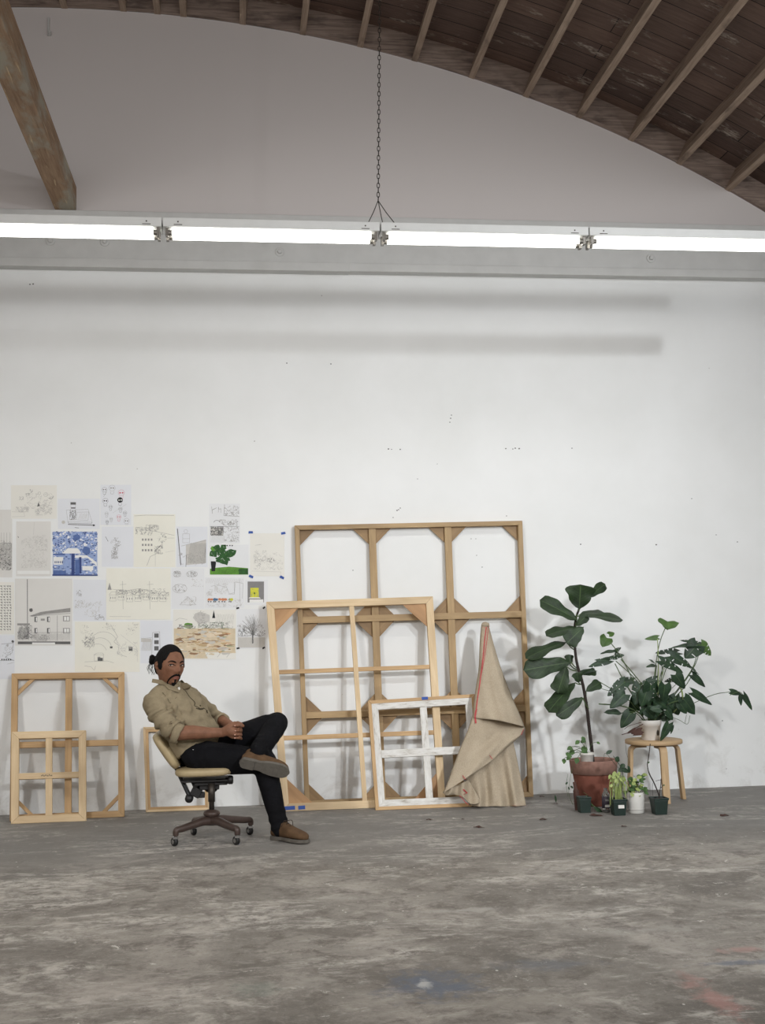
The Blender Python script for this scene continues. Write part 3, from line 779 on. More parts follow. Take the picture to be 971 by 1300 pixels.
class Sheet:
    def __init__(s, x0, y0, x1, y1, paper, label, lift=.002, skew=0.0, group=None):
        s.c = [onY(x0+skew, y0, -lift), onY(x1+skew, y0, -lift), onY(x1, y1, -lift), onY(x0, y1, -lift)]  # TL TR BR BL
        s.W = (s.c[1]-s.c[0]).length; s.H = (s.c[0]-s.c[3]).length
        g = G(); g.prism([s.c[3], s.c[2], s.c[1], s.c[0]], (0, lift*.6, 0), (1, 0, 0))
        s.root = empty('paper_drawing', (s.c[3]+s.c[2])/2); tag(s.root, label, 'drawing', group)
        s.root.name = 'paper_drawing'
        sub(g, 'sheet', PAP[paper], s.root); s.g = G(); s.lay = 0; s.used = []; s.R = random.Random(int(x0*7+y0*13)+5)
    def q(s, u, v, k=0):
        c = s.c; p = c[3]*(1-u)*(1-v)+c[2]*u*(1-v)+c[1]*u*v+c[0]*(1-u)*v
        return p+V((0, -.0006-k, 0))
    def mi(s, m):
        if m not in s.used: s.used.append(m)
        return s.used.index(m)
    def poly(s, pts, m):
        s.lay += 1.2e-6*1; b = len(s.g.v); s.g.v += [s.q(min(max(u, 0), 1), min(max(v, 0), 1), s.lay) for u, v in pts]
        s.g.face(list(range(b, b+len(pts))), None, s.mi(m))
    def rect(s, u0, v0, u1, v1, m): s.poly([(u0, v0), (u1, v0), (u1, v1), (u0, v1)], m)
    def line(s, pts, m='pm', w=.0022):
        s.lay += 1e-6; w *= .72
        for (u0, v0), (u1, v1) in zip(pts[:-1], pts[1:]):
            u0, v0, u1, v1 = [min(max(a, .01), .99) for a in (u0, v0, u1, v1)]
            dx, dy = (u1-u0)*s.W, (v1-v0)*s.H; L = math.hypot(dx, dy)
            if L < 1e-6: continue
            nx, ny = -dy/L*w/2/s.W, dx/L*w/2/s.H
            b = len(s.g.v); s.g.v += [s.q(u0-nx, v0-ny, s.lay), s.q(u1-nx, v1-ny, s.lay), s.q(u1+nx, v1+ny, s.lay), s.q(u0+nx, v0+ny, s.lay)]
            s.g.face([b, b+1, b+2, b+3], None, s.mi(m))
    def circ(s, u, v, r, m='pm', w=.002, e=1.0, a0=0, a1=2*PI, n=14):
        s.line([(u+r*math.cos(a0+(a1-a0)*i/n), v+r*e*s.W/s.H*math.sin(a0+(a1-a0)*i/n)) for i in range(n+1)], m, w)
    def blob(s, u, v, r, m, e=1.0, j=.25, n=10):
        s.poly([(u+r*(1+s.R.uniform(-j, j))*math.cos(2*PI*i/n), v+r*e*s.W/s.H*(1+s.R.uniform(-j, j))*math.sin(2*PI*i/n)) for i in range(n)], m)
    def scrib(s, u0, v0, u1, v1, n, m='pm', w=.002, L=.08):
        L *= .6
        for _ in range(int(n*1.7)):
            u = s.R.uniform(u0, u1); v = s.R.uniform(v0, v1); pts = [(u, v)]
            for _k in range(s.R.randint(2, 5)):
                u = min(u1, max(u0, u+s.R.uniform(-L, L))); v = min(v1, max(v0, v+s.R.uniform(-L, L)*s.W/s.H)); pts.append((u, v))
            s.line(pts, m, w)
    def hatch(s, u0, v0, u1, v1, n, m='pl', w=.0015, sl=.3):
        for i in range(n):
            u = u0+(u1-u0)*i/n; s.line([(u, v0+s.R.uniform(0, .02)), (min(u1, u+(v1-v0)*sl), v1-s.R.uniform(0, .02))], m, w)
    def house(s, u, v, w, h, m='pm', lw=.002, roof=.4, win=2):
        s.line([(u, v), (u+w, v), (u+w, v+h), (u, v+h), (u, v)], m, lw)
        s.line([(u-.01, v+h), (u+w*.3, v+h*(1+roof)), (u+w*.9, v+h*(1+roof)), (u+w+.01, v+h)], m, lw)
        for i in range(win):
            a = u+w*(i+.35)/win; s.rect(a, v+h*.35, a+w*.22/win*1.4, v+h*.68, m)
    def tree(s, u, v, r, m='pm', n=26, trunk=True):
        for _ in range(n):
            a = s.R.uniform(0, 2*PI); d = r*math.sqrt(s.R.random()); s.circ(u+d*math.cos(a), v+d*math.sin(a)*s.W/s.H, r*.16, m, .0017, n=5, a1=s.R.uniform(2, 5), a0=a)
        if trunk: s.line([(u, v-r*.6), (u+.01, v-r*2)], m, .003)
    def done(s, name='drawing'):
        if s.g.v: sub(s.g, name, [INK[m] for m in s.used], s.root)
        return s
    def tabs(s, m, pts, sz=.022):
        for (u, v) in pts:
            g = G(); p = s.q(u, v, .0012); a = s.R.uniform(-.6, .6)
            e1 = V((math.cos(a), 0, math.sin(a)))*sz; e2 = V((-math.sin(a), 0, math.cos(a)))*sz*.6
            g.prism([p-e1-e2, p+e1-e2*.6, p+e1*.8+e2, p-e1+e2*.8], (0, -.0006, 0), e1); sub(g, 'tape' if m == 'tapeb' else 'clip', M[m] if m in M else INK[m], s.root)

S = Sheet(14, 616, 72, 658.5, 'warm', 'warm white sheet of faint scattered flower doodles, topmost at left of the drawings')
S.circ(.62, .76, .03, 'pm'); S.circ(.76, .72, .045, 'pm'); S.scrib(.1, .2, .4, .35, 22, 'pl'); S.scrib(.3, .3, .9, .75, 30, 'pl'); S.scrib(.52, .1, .9, .4, 34, 'pl'); S.poly([(.57, .36), (.63, .38), (.6, .5)], 'pd')
for u, v in ((.22, .6), (.37, .7), (.45, .82), (.88, .62)): S.scrib(u-.04, v-.05, u+.05, v+.06, 3, 'pm')
S.line([(.02, .21), (.28, .19), (.3, .07), (.02, .06)], 'pl'); S.done()
S = Sheet(73.5, 633, 126.5, 671.5, 'cool', 'pale sheet with a pencil drawing of a lantern standing on an open box')
S.line([(.2, .62), (.72, .65), (.82, .22), (.24, .24), (.2, .62)], 'pm', .002); S.line([(.24, .24), (.25, .19), (.8, .17), (.82, .22)], 'pd', .003)
S.line([(.24, .15), (.87, .12)], 'pd', .007); S.blob(.86, .12, .025, 'k'); S.line([(.46, .55), (.74, .56), (.72, .28), (.44, .3), (.46, .55)], 'pm'); S.hatch(.48, .32, .7, .52, 12, 'pl')
S.rect(.3, .8, .43, .88, 'pd'); S.line([(.31, .8), (.31, .7), (.42, .7), (.42, .8)], 'pm'); S.rect(.31, .67, .42, .71, 'pd'); S.line([(.3, .66), (.28, .3), (.42, .3), (.42, .66)], 'pm', .003); S.scrib(.28, .3, .43, .6, 14, 'pd', .0025); S.blob(.13, .22, .04, 'gp'); S.circ(.13, .22, .04, 'pl'); S.line([(.4, .05), (.5, .03)], 'pd', .004); S.done()
S = Sheet(127.5, 615.5, 166.5, 666.5, 'cool', 'small sheet dotted with little black and red skull doodles, topmost of the drawings')
def skull(u, v, r, m, fill=False):
    if fill: S.blob(u, v, r, m, 1, .1)
    S.circ(u, v, r, m, .002); S.line([(u-r*.6, v-r*.8), (u-r*.4, v-r*1.5), (u+r*.4, v-r*1.5), (u+r*.6, v-r*.8)], m, .002)
    mm = 'w' if fill else m
    S.blob(u-r*.4, v, r*.26, mm); S.blob(u+r*.4, v, r*.26, mm)
for a in ((.13, .88, .08, 'pd'), (.38, .92, .1, 'pm'), (.68, .8, .1, 'r'), (.16, .6, .09, 'k'), (.33, .45, .06, 'pd'), (.65, .4, .06, 'pd'), (.8, .3, .06, 'pd'), (.2, .28, .06, 'pm'), (.6, .2, .07, 'r'), (.22, .08, .05, 'k'), (.85, .1, .09, 'pm'), (.35, .15, .05, 'pm')): skull(*a)
skull(.64, .62, .09, 'k', True); S.line([(.1, .7), (.2, .83)], 'pm'); S.line([(.4, .3), (.85, .52)], 'pl'); S.done()
S = Sheet(-12, 647, 15.5, 733, 'grey', 'tall grey pencil cityscape cut by the left edge of the picture', .0014)
S.hatch(0, .12, .98, .5, 40, 'pm', .002, .1); S.scrib(.3, .1, .98, .55, 60, 'pm', .0022, .12)
for u in (.5, .62, .75, .9): S.line([(u, .4), (u, .66)], 'pm')
S.line([(.2, .5), (.98, .5)], 'pd', .003); S.scrib(.4, .1, .95, .45, 30, 'pd', .003, .1); S.done()
S = Sheet(20.5, 662, 64.5, 731.5, 'grey', 'grey sheet with a very faint pencil tangle, left of the blue print', .0014)
S.rect(.03, .04, .97, .1, 'w'); S.scrib(.15, .15, .9, .75, 90, 'pl', .0016, .12); S.line([(.5, .75), (.52, .98)], 'pl'); S.line([(.05, .73), (.07, .7)], 'k', .004); S.done()
S = Sheet(66.5, 674.5, 124, 731, 'white', 'square blue and white print of crowded rooftops and trees')
S.rect(.01, .01, .99, .99, 'b2')
for _ in range(420):
    u, v = S.R.random(), S.R.random(); vv = .5+.5*v
    S.blob(u, vv, S.R.uniform(.008, .026), S.R.choice(['b1', 'b3', 'b1', 'w', 'b2', 'w']), .7, .5, 6)
for _ in range(320):
    u, v = S.R.random(), S.R.random()*.5; a = S.R.uniform(.012, .05); S.rect(u, v, min(.99, u+a), v+a*.5, S.R.choice(['b1', 'b1', 'w', 'b2', 'b3', 'b2']))
S.poly([(.22, .5), (.34, .62), (.55, .62), (.64, .5)], 'w'); S.poly([(.5, .4), (.5, .46), (.76, .46), (.98, .3), (.98, .22), (.78, .4)], 'w'); S.rect(.42, .02, .49, .5, 'b3'); S.rect(.59, .05, .64, .42, 'b3'); S.rect(.5, .02, .6, .36, 'b1')
S.rect(.02, .25, .24, .42, 'w'); S.blob(.3, .29, .09, 'b2'); S.blob(.76, .56, .09, 'b1'); S.blob(.53, .86, .08, 'b1'); S.rect(.02, .46, .28, .5, 'b1'); S.rect(.66, .12, .9, .22, 'w'); S.rect(.02, .02, .3, .12, 'b1')
for i in range(5): S.rect(.05+i*.04, .28, .07+i*.04, .33, 'b3')
S.rect(.0, .0, 1, .03, 'b3'); S.done()
S = Sheet(129, 668.5, 170, 719.5, 'cool', 'cool white sheet with one small pencil plant sketch in the middle', .0014)
S.scrib(.3, .2, .5, .5, 20, 'pm', .0022, .1); S.scrib(.28, .5, .58, .72, 14, 'pm', .002); S.line([(.12, .75), (.2, .63)], 'pd', .004); S.line([(.35, .2), (.45, .5), (.6, .55)], 'pd'); S.done()
S = Sheet(169.5, 653, 222.5, 720, 'cream', 'cream sheet with an ink drawing of a hillside village and bare tree')
S.line([(.02, .97), (.3, .985), (.97, .98)], 'pm', .003); S.scrib(.05, .6, .45, .76, 26, 'pm'); S.line([(.05, .72), (.25, .7), (.5, .68), (.98, .6)], 'pm', .0025)
for i in range(3):
    for j in range(4): S.rect(.2+j*.07, .3+i*.1, .24+j*.07, .34+i*.1, 'pm')
S.tree(.68, .55, .1, 'pd', 60); S.scrib(.5, .25, .7, .4, 18, 'pm'); S.line([(.62, .28), (.4, .2), (.32, .03)], 'pm', .003); S.line([(.52, .25), (.52, .02)], 'pl', .003); S.line([(.66, .42), (.5, .3)], 'pd', .004); S.line([(.8, .55), (.98, .55)], 'pm'); S.line([(.76, .28), (.98, .31)], 'pl'); S.scrib(.3, .68, .6, .8, 16, 'pm'); S.done()
S = Sheet(19, 734.5, 91.5, 819.5, 'grey', 'large grey pencil drawing of a two storey building beside a tall pole')
S.rect(.05, .02, .97, .06, 'pd'); S.rect(.3, .02, .7, .045, 'w'); S.line([(.22, .12), (.215, .99)], 'pd', .006); S.blob(.28, .53, .035, 'pd')
S.poly([(.25, .44), (.45, .5), (.97, .56), (.97, .5), (.55, .47), (.3, .43)], 'pm'); S.line([(.28, .44), (.97, .48)], 'pd', .003)
for u in (.36, .58): 
    for v in (.35, .18): S.rect(u-.02, v, u+.03, v+.08, 'pd'); S.rect(u+.005, v+.01, u+.025, v+.07, 'w')
for v in (.36, .18): S.rect(.84, v, .96, v+.08, 'pm'); S.rect(.86, v+.01, .9, v+.07, 'w'); S.rect(.91, v+.01, .945, v+.07, 'w')
S.line([(.74, .07), (.74, .45)], 'pd', .003); S.rect(.04, .3, .26, .33, 'pm'); S.hatch(.05, .08, .25, .28, 22, 'pd', .002, .1); S.hatch(.3, .07, .97, .19, 44, 'pm', .0017, .05); S.line([(.28, .19), (.98, .2)], 'pm', .003); S.scrib(.28, .07, .6, .16, 22, 'pm'); S.rect(.45, .37, .52, .4, 'pm'); S.scrib(.05, .1, .3, .3, 20, 'pd'); S.done()
S = Sheet(93, 736, 134.5, 788, 'cool', 'pale sheet with a barely visible pencil garden, right of the building drawing', .0014)
S.scrib(.05, .3, .35, .5, 20, 'pl'); S.tree(.78, .4, .1, 'pl', 40); S.scrib(.35, .1, .75, .45, 24, 'pl'); S.scrib(.65, .02, .95, .15, 12, 'pm'); S.scrib(.1, .6, .25, .75, 8, 'pm'); S.done()
S = Sheet(135, 721.5, 216.5, 786.5, 'cream', 'wide cream sheet with a fine ink line drawing of a row of houses and poles')
for i in range(7): S.house(.05+i*.13, .36+.02*math.sin(i*2), .1, .12, 'pm', .0022, .5, 3)
S.line([(.02, .6), (.3, .56), (.5, .6), (.97, .52)], 'pm'); S.scrib(.15, .48, .6, .58, 30, 'pm', .0022, .05); S.scrib(.5, .4, .97, .6, 34, 'pm', .002, .05)
for u in (.26, .68): S.line([(u, .2), (u-.01, .75)], 'pm', .0025); S.line([(u-.05, .68), (u+.05, .69)], 'pm')
S.poly([(.02, .58), (.05, .72), (.08, .58)], 'pm'); S.line([(.05, .06), (.38, .055)], 'pm', .002); S.done()
S = Sheet(-12, 739, 18, 805, 'warm', 'sheet filled with rows of small black marks, cut by the left edge')
for i in range(17):
    for j in (.45, .58, .7, .82): 
        u = j+S.R.uniform(-.02, .02); v = .93-i*.052; S.line([(u-.03, v), (u, v-.012), (u+.04, v+.006)], 'k', .004); S.blob(u+.03, v-.018, .018, 'pd')
S.done()
S = Sheet(-12, 806.5, 18.5, 862, 'cool', 'lilac tinted sheet with a loose pencil scene, cut off at the left edge', .0014)
S.line([(.45, .8), (.95, .82), (.9, .6), (.6, .5), (.98, .42)], 'pd', .0025); S.circ(.65, .68, .05, 'pm'); S.circ(.82, .7, .05, 'pm'); S.scrib(.5, .5, .95, .8, 12, 'pm'); S.line([(.4, .42), (.97, .43)], 'pd', .003); S.line([(.97, .38), (.7, .34)], 'pm')
for i in range(5): S.rect(.45+i*.09, .43, .5+i*.09, .46, 'k')
S.blob(.93, .86, .05, 'pd'); S.done()
S = Sheet(95, 789.5, 177.3, 853, 'cream', 'cream sheet with a looping ink drawing of hill houses, below the pale garden sheet')
for u, v, r in ((.15, .85, .07), (.22, .75, .06), (.48, .92, .06), (.58, .88, .05), (.9, .9, .08), (.85, .8, .06)): S.tree(u, v, r, 'pm', 22, False)
for i, (u, v, w_) in enumerate(((.3, .45, .18), (.33, .52, .22), (.28, .38, .14))): S.circ(u+w_/2, v, w_, 'pm', .0022, 1, .3, 2.8)
S.house(.3, .22, .14, .12, 'pm', .0022, .3, 1); S.rect(.35, .22, .43, .28, 'pd'); S.rect(.83, .42, .89, .5, 'pd'); S.rect(.54, .47, .58, .51, 'pd'); S.line([(.55, .95), (.66, .7), (.6, .6), (.68, .52), (.66, .36), (.8, .3)], 'pm', .0025); S.scrib(.1, .5, .3, .7, 20, 'pm'); S.scrib(.65, .3, .97, .6, 16, 'pl'); S.line([(.15, .12), (.25, .1), (.3, .03), (.32, .12)], 'pm'); S.line([(.15, .2), (.5, .22), (.6, .18)], 'pm'); S.line([(.7, .75), (.95, .5), (.97, .2)], 'pl'); S.done()
S = Sheet(178.3, 788, 218.8, 842, 'cool', 'bluish sheet with a pencil tower, partly behind the seated man\'s head', .0014)
S.line([(.35, .1), (.38, .72), (.6, .74), (.62, .1)], 'pm', .003); S.rect(.43, .6, .57, .7, 'pd'); S.rect(.43, .45, .57, .54, 'pd'); S.rect(.43, .3, .57, .4, 'pd'); S.rect(.02, .5, .34, .58, 'gp'); S.hatch(.02, .3, .35, .56, 24, 'pl'); S.line([(.02, .58), (.36, .6)], 'pm'); S.line([(.02, .3), (.36, .3)], 'pl'); S.done()
S = Sheet(224, 668.5, 263.5, 720, 'cool', 'pale sheet with a shaded pencil street pole and sloping roofs')
S.poly([(.3, .05), (.3, .55), (.95, .68), (.95, .1)], 'gp'); S.line([(.03, .95), (.14, .05)], 'pd', .008); S.circ(.3, .88, .06, 'pm'); S.line([(.2, .82), (.42, .82), (.42, .6), (.2, .6), (.2, .82)], 'pm'); S.line([(.2, .7), (.42, .7)], 'pm'); S.hatch(.35, .08, .95, .6, 40, 'pm', .0018, .2); S.line([(.15, .52), (.95, .66)], 'pm', .003); S.line([(.3, .0), (.32, .3)], 'pd', .004); S.scrib(.05, .05, .9, .35, 24, 'pm'); S.done()
S = Sheet(265.5, 639.5, 304.5, 690, 'white', 'dense pencil comic style sheet with loose lettering, above the green plant painting')
S.line([(.08, .93), (.1, .75), (.1, .85), (.25, .9), (.1, .84)], 'pm', .003); S.line([(.3, .78), (.3, .92), (.32, .85), (.38, .88), (.38, .77)], 'pm', .003); S.line([(.5, .98), (.48, .7), (.98, .68)], 'pm', .004); S.scrib(.5, .7, .97, .95, 30, 'pm', .002); S.rect(.04, .2, .46, .4, 'gp'); S.scrib(.05, .2, .46, .42, 44, 'pd', .0028, .12); S.circ(.25, .52, .1, 'pd', .004, .8, .2, 3); S.scrib(.3, .45, .97, .6, 34, 'pm'); S.scrib(.45, .03, .97, .42, 40, 'pm', .0018); S.hatch(.05, .02, .5, .2, 14, 'pl'); S.line([(.02, .43), (.98, .42)], 'pd', .003); S.done()
S = Sheet(266, 691.5, 315.5, 729.8, 'white', 'painting of a dark green potted plant standing on bright green grass')
S.poly([(.01, .01), (.99, .01), (.99, .22), (.5, .27), (.2, .24), (.01, .2)], 'g2'); S.rect(.75, .02, .99, .2, 'g1'); S.hatch(.15, .03, .75, .2, 30, 'g1', .002)
S.poly([(.03, .45), (.17, .45), (.14, .12), (.05, .12)], 'k')
for u, v, r, m in ((.12, .7, .11, 'g1'), (.3, .75, .12, 'g1'), (.4, .55, .13, 'g1'), (.55, .72, .12, 'g1'), (.25, .5, .09, 'g1'), (.42, .4, .07, 'g1'), (.08, .88, .07, 'g2'), (.2, .9, .09, 'g1'), (.36, .93, .08, 'g1')): S.blob(u, v, r, m, 1, .35, 12)
for i in range(34): 
    u, v = S.R.uniform(.04, .62), S.R.uniform(.4, .95); S.line([(u, v), (u+S.R.uniform(-.05, .05), v+S.R.uniform(-.08, .08))], S.R.choice(['w', 'g2', 'w']), .0022)
for u in (.38, .45, .52, .58): S.blob(u, .97, .018, 'k')
S.done()
S = Sheet(317.5, 677, 361, 731.5, 'warm', 'faint pencil townscape held to the wall by four blue tape corners')
S.scrib(.1, .15, .5, .6, 34, 'pl', .0018); S.scrib(.5, .15, .95, .55, 28, 'pl', .0018); S.scrib(.5, .33, .7, .42, 5, 'pd', .002); S.line([(.05, .12), (.9, .1), (.88, .03)], 'pl'); S.line([(.15, .72), (.32, .74)], 'pm'); S.scrib(.12, .2, .45, .45, 12, 'pm', .0015); S.done()
S.tabs('tapeb', [(.02, 1.02), (.97, 1.0), (.03, -.01), (.93, -.03)], .017)
S = Sheet(217.7, 721.5, 259.3, 773, 'white', 'white sheet with three hatched pencil ovals in a column', .0014)
for u, v, r, e in ((.17, .86, .12, .8), (.62, .86, .17, .55), (.25, .5, .22, .62)):
    S.circ(u, v, r, 'pm', .0022, e); S.scrib(u-r*.8, v-r*e*.7, u+r*.8, v+r*e*.7, 26, 'pm', .0018, .05)
S.scrib(.3, .08, .75, .3, 12, 'pl', .002, .15); S.line([(.25, .1), (.5, .3), (.75, .1), (.25, .1)], 'pm'); S.scrib(.6, .55, .97, .75, 10, 'pl'); S.done()
S = Sheet(260, 733, 310, 771.5, 'white', 'pencil street scene with a row of small red, blue and yellow painted cars')
S.hatch(.02, .8, .98, .97, 30, 'pl', .0017, .2); S.line([(.15, .7), (.3, .75), (.55, .68), (.62, .45), (.75, .5), (.78, .85), (.97, .8), (.95, .3)], 'pm'); S.scrib(.25, .45, .6, .8, 22, 'pl'); S.scrib(.05, .03, .95, .3, 26, 'pl'); S.line([(.75, .85), (.75, .45), (.6, .45)], 'pm', .003); S.line([(.88, .95), (.9, .05)], 'pm', .002); S.scrib(.05, .4, .2, .6, 10, 'pl')
for u, m in ((.09, 'or'), (.15, 'or'), (.23, 'bl'), (.27, 'bl'), (.36, 'or'), (.44, 'or'), (.5, 'or'), (.62, 'g3'), (.66, 'y')): S.blob(u+.02, .27, .045, m, .75); S.blob(u, .2, .018, 'pd')
S.done()
S = Sheet(310.8, 736, 340, 768, 'white', 'white sheet with a small grey card and a yellow lettered square', .0014)
S.rect(.12, .1, .83, .93, 'gr'); S.rect(.2, .1, .8, .22, 'w'); S.rect(.24, .3, .6, .68, 'y'); S.scrib(.26, .33, .58, .66, 7, 'g3', .003); S.blob(.42, .46, .04, 'g1'); S.poly([(.2, .3), (.63, .3), (.7, .26), (.16, .26)], 'w'); S.done()
S = Sheet(220, 774, 299.4, 837, 'warm', 'ochre watercolour landscape with a dark cypress, largest of the coloured sheets')
S.rect(.01, .14, .99, .62, 'o3'); S.poly([(.02, .02), (.02, .4), (.2, .42), (.3, .22), (.5, .15), (.55, .02)], 'o3')
for i in range(90): S.blob(S.R.uniform(.06, .93), S.R.uniform(.1, .6), S.R.uniform(.03, .09), S.R.choice(['o', 'o3', 'o3', 'o2', 'warmw', 'gp', 'o']), .35, .45, 9)
for i in range(90):
    u, v = S.R.uniform(.02, .9), S.R.uniform(.12, .62); L = S.R.uniform(.03, .14); h_ = S.R.uniform(.006, .02)
    S.poly([(u, v), (u+L, v+h_*.5), (min(.98, u+L*1.02), v+h_), (u+.01, v+h_*1.5)], S.R.choice(['o', 'o', 'o3', 'o2', 'o3', 'w', 'o', 'gp', 'g3']))
for i in range(14):
    u, v = S.R.uniform(.05, .85), S.R.uniform(.15, .6); S.line([(u, v), (u+.1, v+.005)], S.R.choice(['pd', 'o2', 'or']), .003)
S.blob(.45, .84, .13, 'gp', .7); S.tree(.42, .86, .1, 'pm', 40, False); S.blob(.24, .7, .06, 'g2', .5); S.blob(.24, .66, .07, 'g3', .5); S.poly([(.62, .83), (.645, .99), (.67, .83)], 'k'); S.hatch(.68, .7, .97, .92, 12, 'pm', .0018, .1); S.scrib(.4, .62, .95, .76, 30, 'pm', .002); S.scrib(.4, .62, .8, .74, 9, 'g1', .0025); S.line([(.03, .78), (.1, .83), (.22, .8)], 'pm'); S.scrib(.05, .62, .35, .7, 9, 'pd', .0025)
for u in (.2, .35, .5, .7, .85): S.line([(u, .04), (u+.05, .12)], 'gp', .006)
S.done()
S = Sheet(300.8, 773, 337.3, 823, 'white', 'dark pencil drawing of a spreading tree with black corner clips')
S.rect(.03, .02, .97, .28, 'gp')
for _ in range(70):
    a = S.R.uniform(.35, PI-.35); L = S.R.uniform(.3, .62); S.line([(.55, .32), (.55+L*.35*math.cos(a), .32+L*.6*math.sin(a)), (.55+L*.75*math.cos(a+.2), .32+L*.95*math.sin(a))], S.R.choice(['pm', 'pd', 'pm']), .0016)
S.scrib(.02, .3, .98, .6, 70, 'pm', .002); S.scrib(.05, .3, .95, .5, 30, 'pd', .002); S.rect(.52, .12, .57, .45, 'pd'); S.line([(.02, .3), (.98, .32)], 'pm', .003); S.hatch(.02, .04, .98, .28, 24, 'pl'); S.done(); S.tabs('k', [(.03, 1.02), (.94, 1.03), (.04, .0), (.93, .01)], .011)
# bare blank tape bits of the wall: nail holes in a line
g = G()
for x, y, r_ in ((493, 570, 1.1), (497, 570.5, .7), (508, 570.5, 1), (642, 569.5, 1), (651, 570, .8), (654, 569, 1), (659, 569.5, 1.1), (573, 527, .8), (572, 531, .9), (571, 536, .8), (726, 569, .8), (737, 691, 1), (833, 691.5, 1.1), (508, 645, .8), (504, 648, 1), (506, 647, .8), (499, 657, .7), (643, 655, .7), (420, 462, .9), (364, 461, .9), (38, 361, 1), (42, 360.5, 1.1), (909, 679, .7), (936, 688, .8), (878, 633, .7), (530, 608, .6), (612, 720, .7), (448, 724, .7), (605, 705, .6), (860, 900, .8), (917, 915, .8), (922, 976, .6), (555, 589, .5), (598, 684, .6), (604, 684, .6)):
    c = onY(x, y, -.0012); n = 8; b0 = len(g.v); rr = r_*.0048
    g.prism([c+V((rr*math.cos(2*PI*i/n)*1.3, 0, rr*math.sin(2*PI*i/n))) for i in range(n)], (0, .001, 0))
tag(g.build('nail_holes', INK['pd']), 'small dark nail holes and chips scattered over the white wall', 'marks', kind='stuff')

# ------------------------------------------------------------------ plants
def pxm(Y, px=800, py=900):
    a = onY(px, py, Y); b_ = onY(px+10, py, Y); return (b_-a).length/10
def leaf(g, B, T, w, nrm, kind='fig', mi=0, droop=.12, fold=.18, wavy=.5, slits=False, nl=14, nw=10):
    if slits: nl, nw = 26, 14
    B = V(B); T = V(T); d = T-B; L = d.length; d = d.normalized(); n = (V(nrm)-d*V(nrm).dot(d)).normalized(); s = d.cross(n).normalized()
    ph = random.random()*6; P = []
    for i in range(nl+1):
        t = i/nl
        if kind == 'fig': hw = (.30*math.sin(min(1, t/.30)*PI/2)**.8 if t < .3 else .30+.20*math.sin((t-.3)/.7*PI*.62)) * (1 if t < .80 else math.sqrt(max(0, 1-((t-.80)/.20)**2.2)))
        elif kind == 'heart': hw = .5*(.62+.38*math.sin(min(1, t/.3)*PI/2))*(1-t**1.7)**.75 if t < 1 else 0
        else: hw = .5*math.sin(PI*min(1, t)**.8)**.85
        hw = max(hw, .004)*((1+.07*math.sin(t*15+ph)) if kind == 'fig' else 1); row = []
        for j in range(nw+1):
            q = 2*j/nw-1; off = q*hw*w
            back = 0
            if kind == 'heart': back = -.22*L*abs(q)**1.2*(1-t)**3*(1 if abs(q) > .15 else .3)
            z = -droop*L*(t**2)+fold*abs(off)*(1-.5*t) - .35*fold*abs(q)**3*w*.5
            z += wavy*.06*w*math.sin(t*11+ph+q*1.5)*abs(q)**1.5
            row.append(B+d*(t*L+back)+s*off+n*z)
        P.append(row)
    sk = None
    if slits:
        hs = {(r_, sd): (random.random() < .62, random.choice((2, 3, 3, 4))) for r_ in range(5, nl-4, 5) for sd in (0, 1) if random.random() < .6}
        def sk(i, j):
            sd = 0 if j < nw/2 else 1; e = j if sd == 0 else nw-1-j
            for ii in (i, i-1):
                v_ = hs.get((ii, sd))
                if v_:
                    if v_[0] and ii == i and e <= v_[1]: return True
                    if not v_[0] and ii == i and 2 <= e <= 4: return True
            return False
    g.grid(P, mi, skip=sk)
def pleaf(g, a, b_, wp, Y, dY=0.0, kind='fig', mi=0, up=None, **k):
    B = onY(a[0], a[1], Y); T = onY(b_[0], b_[1], Y+dY); w = wp*pxm(Y); L = (T-B).length
    if up is None: up = wp < .38*math.hypot(a[0]-b_[0], a[1]-b_[1])
    if up: n = V((random.uniform(-.2, .2), -.42, .9)); w = min(w/.45, .62*L if kind == 'fig' else .95*L)
    else: n = V((random.uniform(-.25, .25), -1, random.uniform(.1, .4)))
    leaf(g, B, T, w, n, kind, mi, **k); return B
def curve(pts, n=10):
    pts = [V(p) for p in pts]; out = []
    P = [pts[0]*2-pts[1]]+pts+[pts[-1]*2-pts[-2]]
    for i in range(1, len(P)-2):
        for k in range(n):
            t = k/n; a, b_, c, d = P[i-1], P[i], P[i+1], P[i+2]
            out.append(.5*((2*b_)+(c-a)*t+(2*a-5*b_+4*c-d)*t*t+(3*b_-a-3*c+d)*t**3))
    out.append(pts[-1]); return out

def at(px, py, Y): p = onY(px, py, Y); p.z = 0; return p
# terracotta pot + fig
FYY = -.60
tc = flr(753, 1019); tc = onY(755, 1019, FYY); tc.z = 0
sp = pxm(FYY, 755, 990)
r = empty('fiddle_leaf_fig', tc); tag(r, 'tall dark fiddle leaf fig in a large terracotta pot, left of the wooden stool', 'potted plant')
hp = (1023-968)*sp; rt = 29.5*sp
g = G(); g.lathe([(rt*.60, 0), (rt*.66, .01), (rt*.88, hp*.70), (rt*.88, hp*.71), (rt*.80, hp*.70)], tc, 40); sub(g, 'pot', M['terra'], r, True)
g = G(); g.lathe([(rt*.87, hp*.70), (rt*.95, hp*.705), (rt*1.0, hp*.98), (rt*.98, hp), (rt*.88, hp), (rt*.86, hp*.95), (rt*.82, hp*.72), (rt*.87, hp*.70)], tc, 40); sub(g, 'pot_rim', M['terrarim'], r, True)
g = G(); g.lathe([(0, hp*.9), (rt*.4, hp*.91), (rt*.86, hp*.88)], tc, 30); sub(g, 'soil', M['soil'], r, True)
Z = lambda x, y: (640+x/6.07, 730+y/6.07)
stem = [(753, 972), (751, 950), (748, 925), (745, 900), (740, 870), (733, 845), (730, 825), (729.5, 798), (731, 785), (735, 773)]
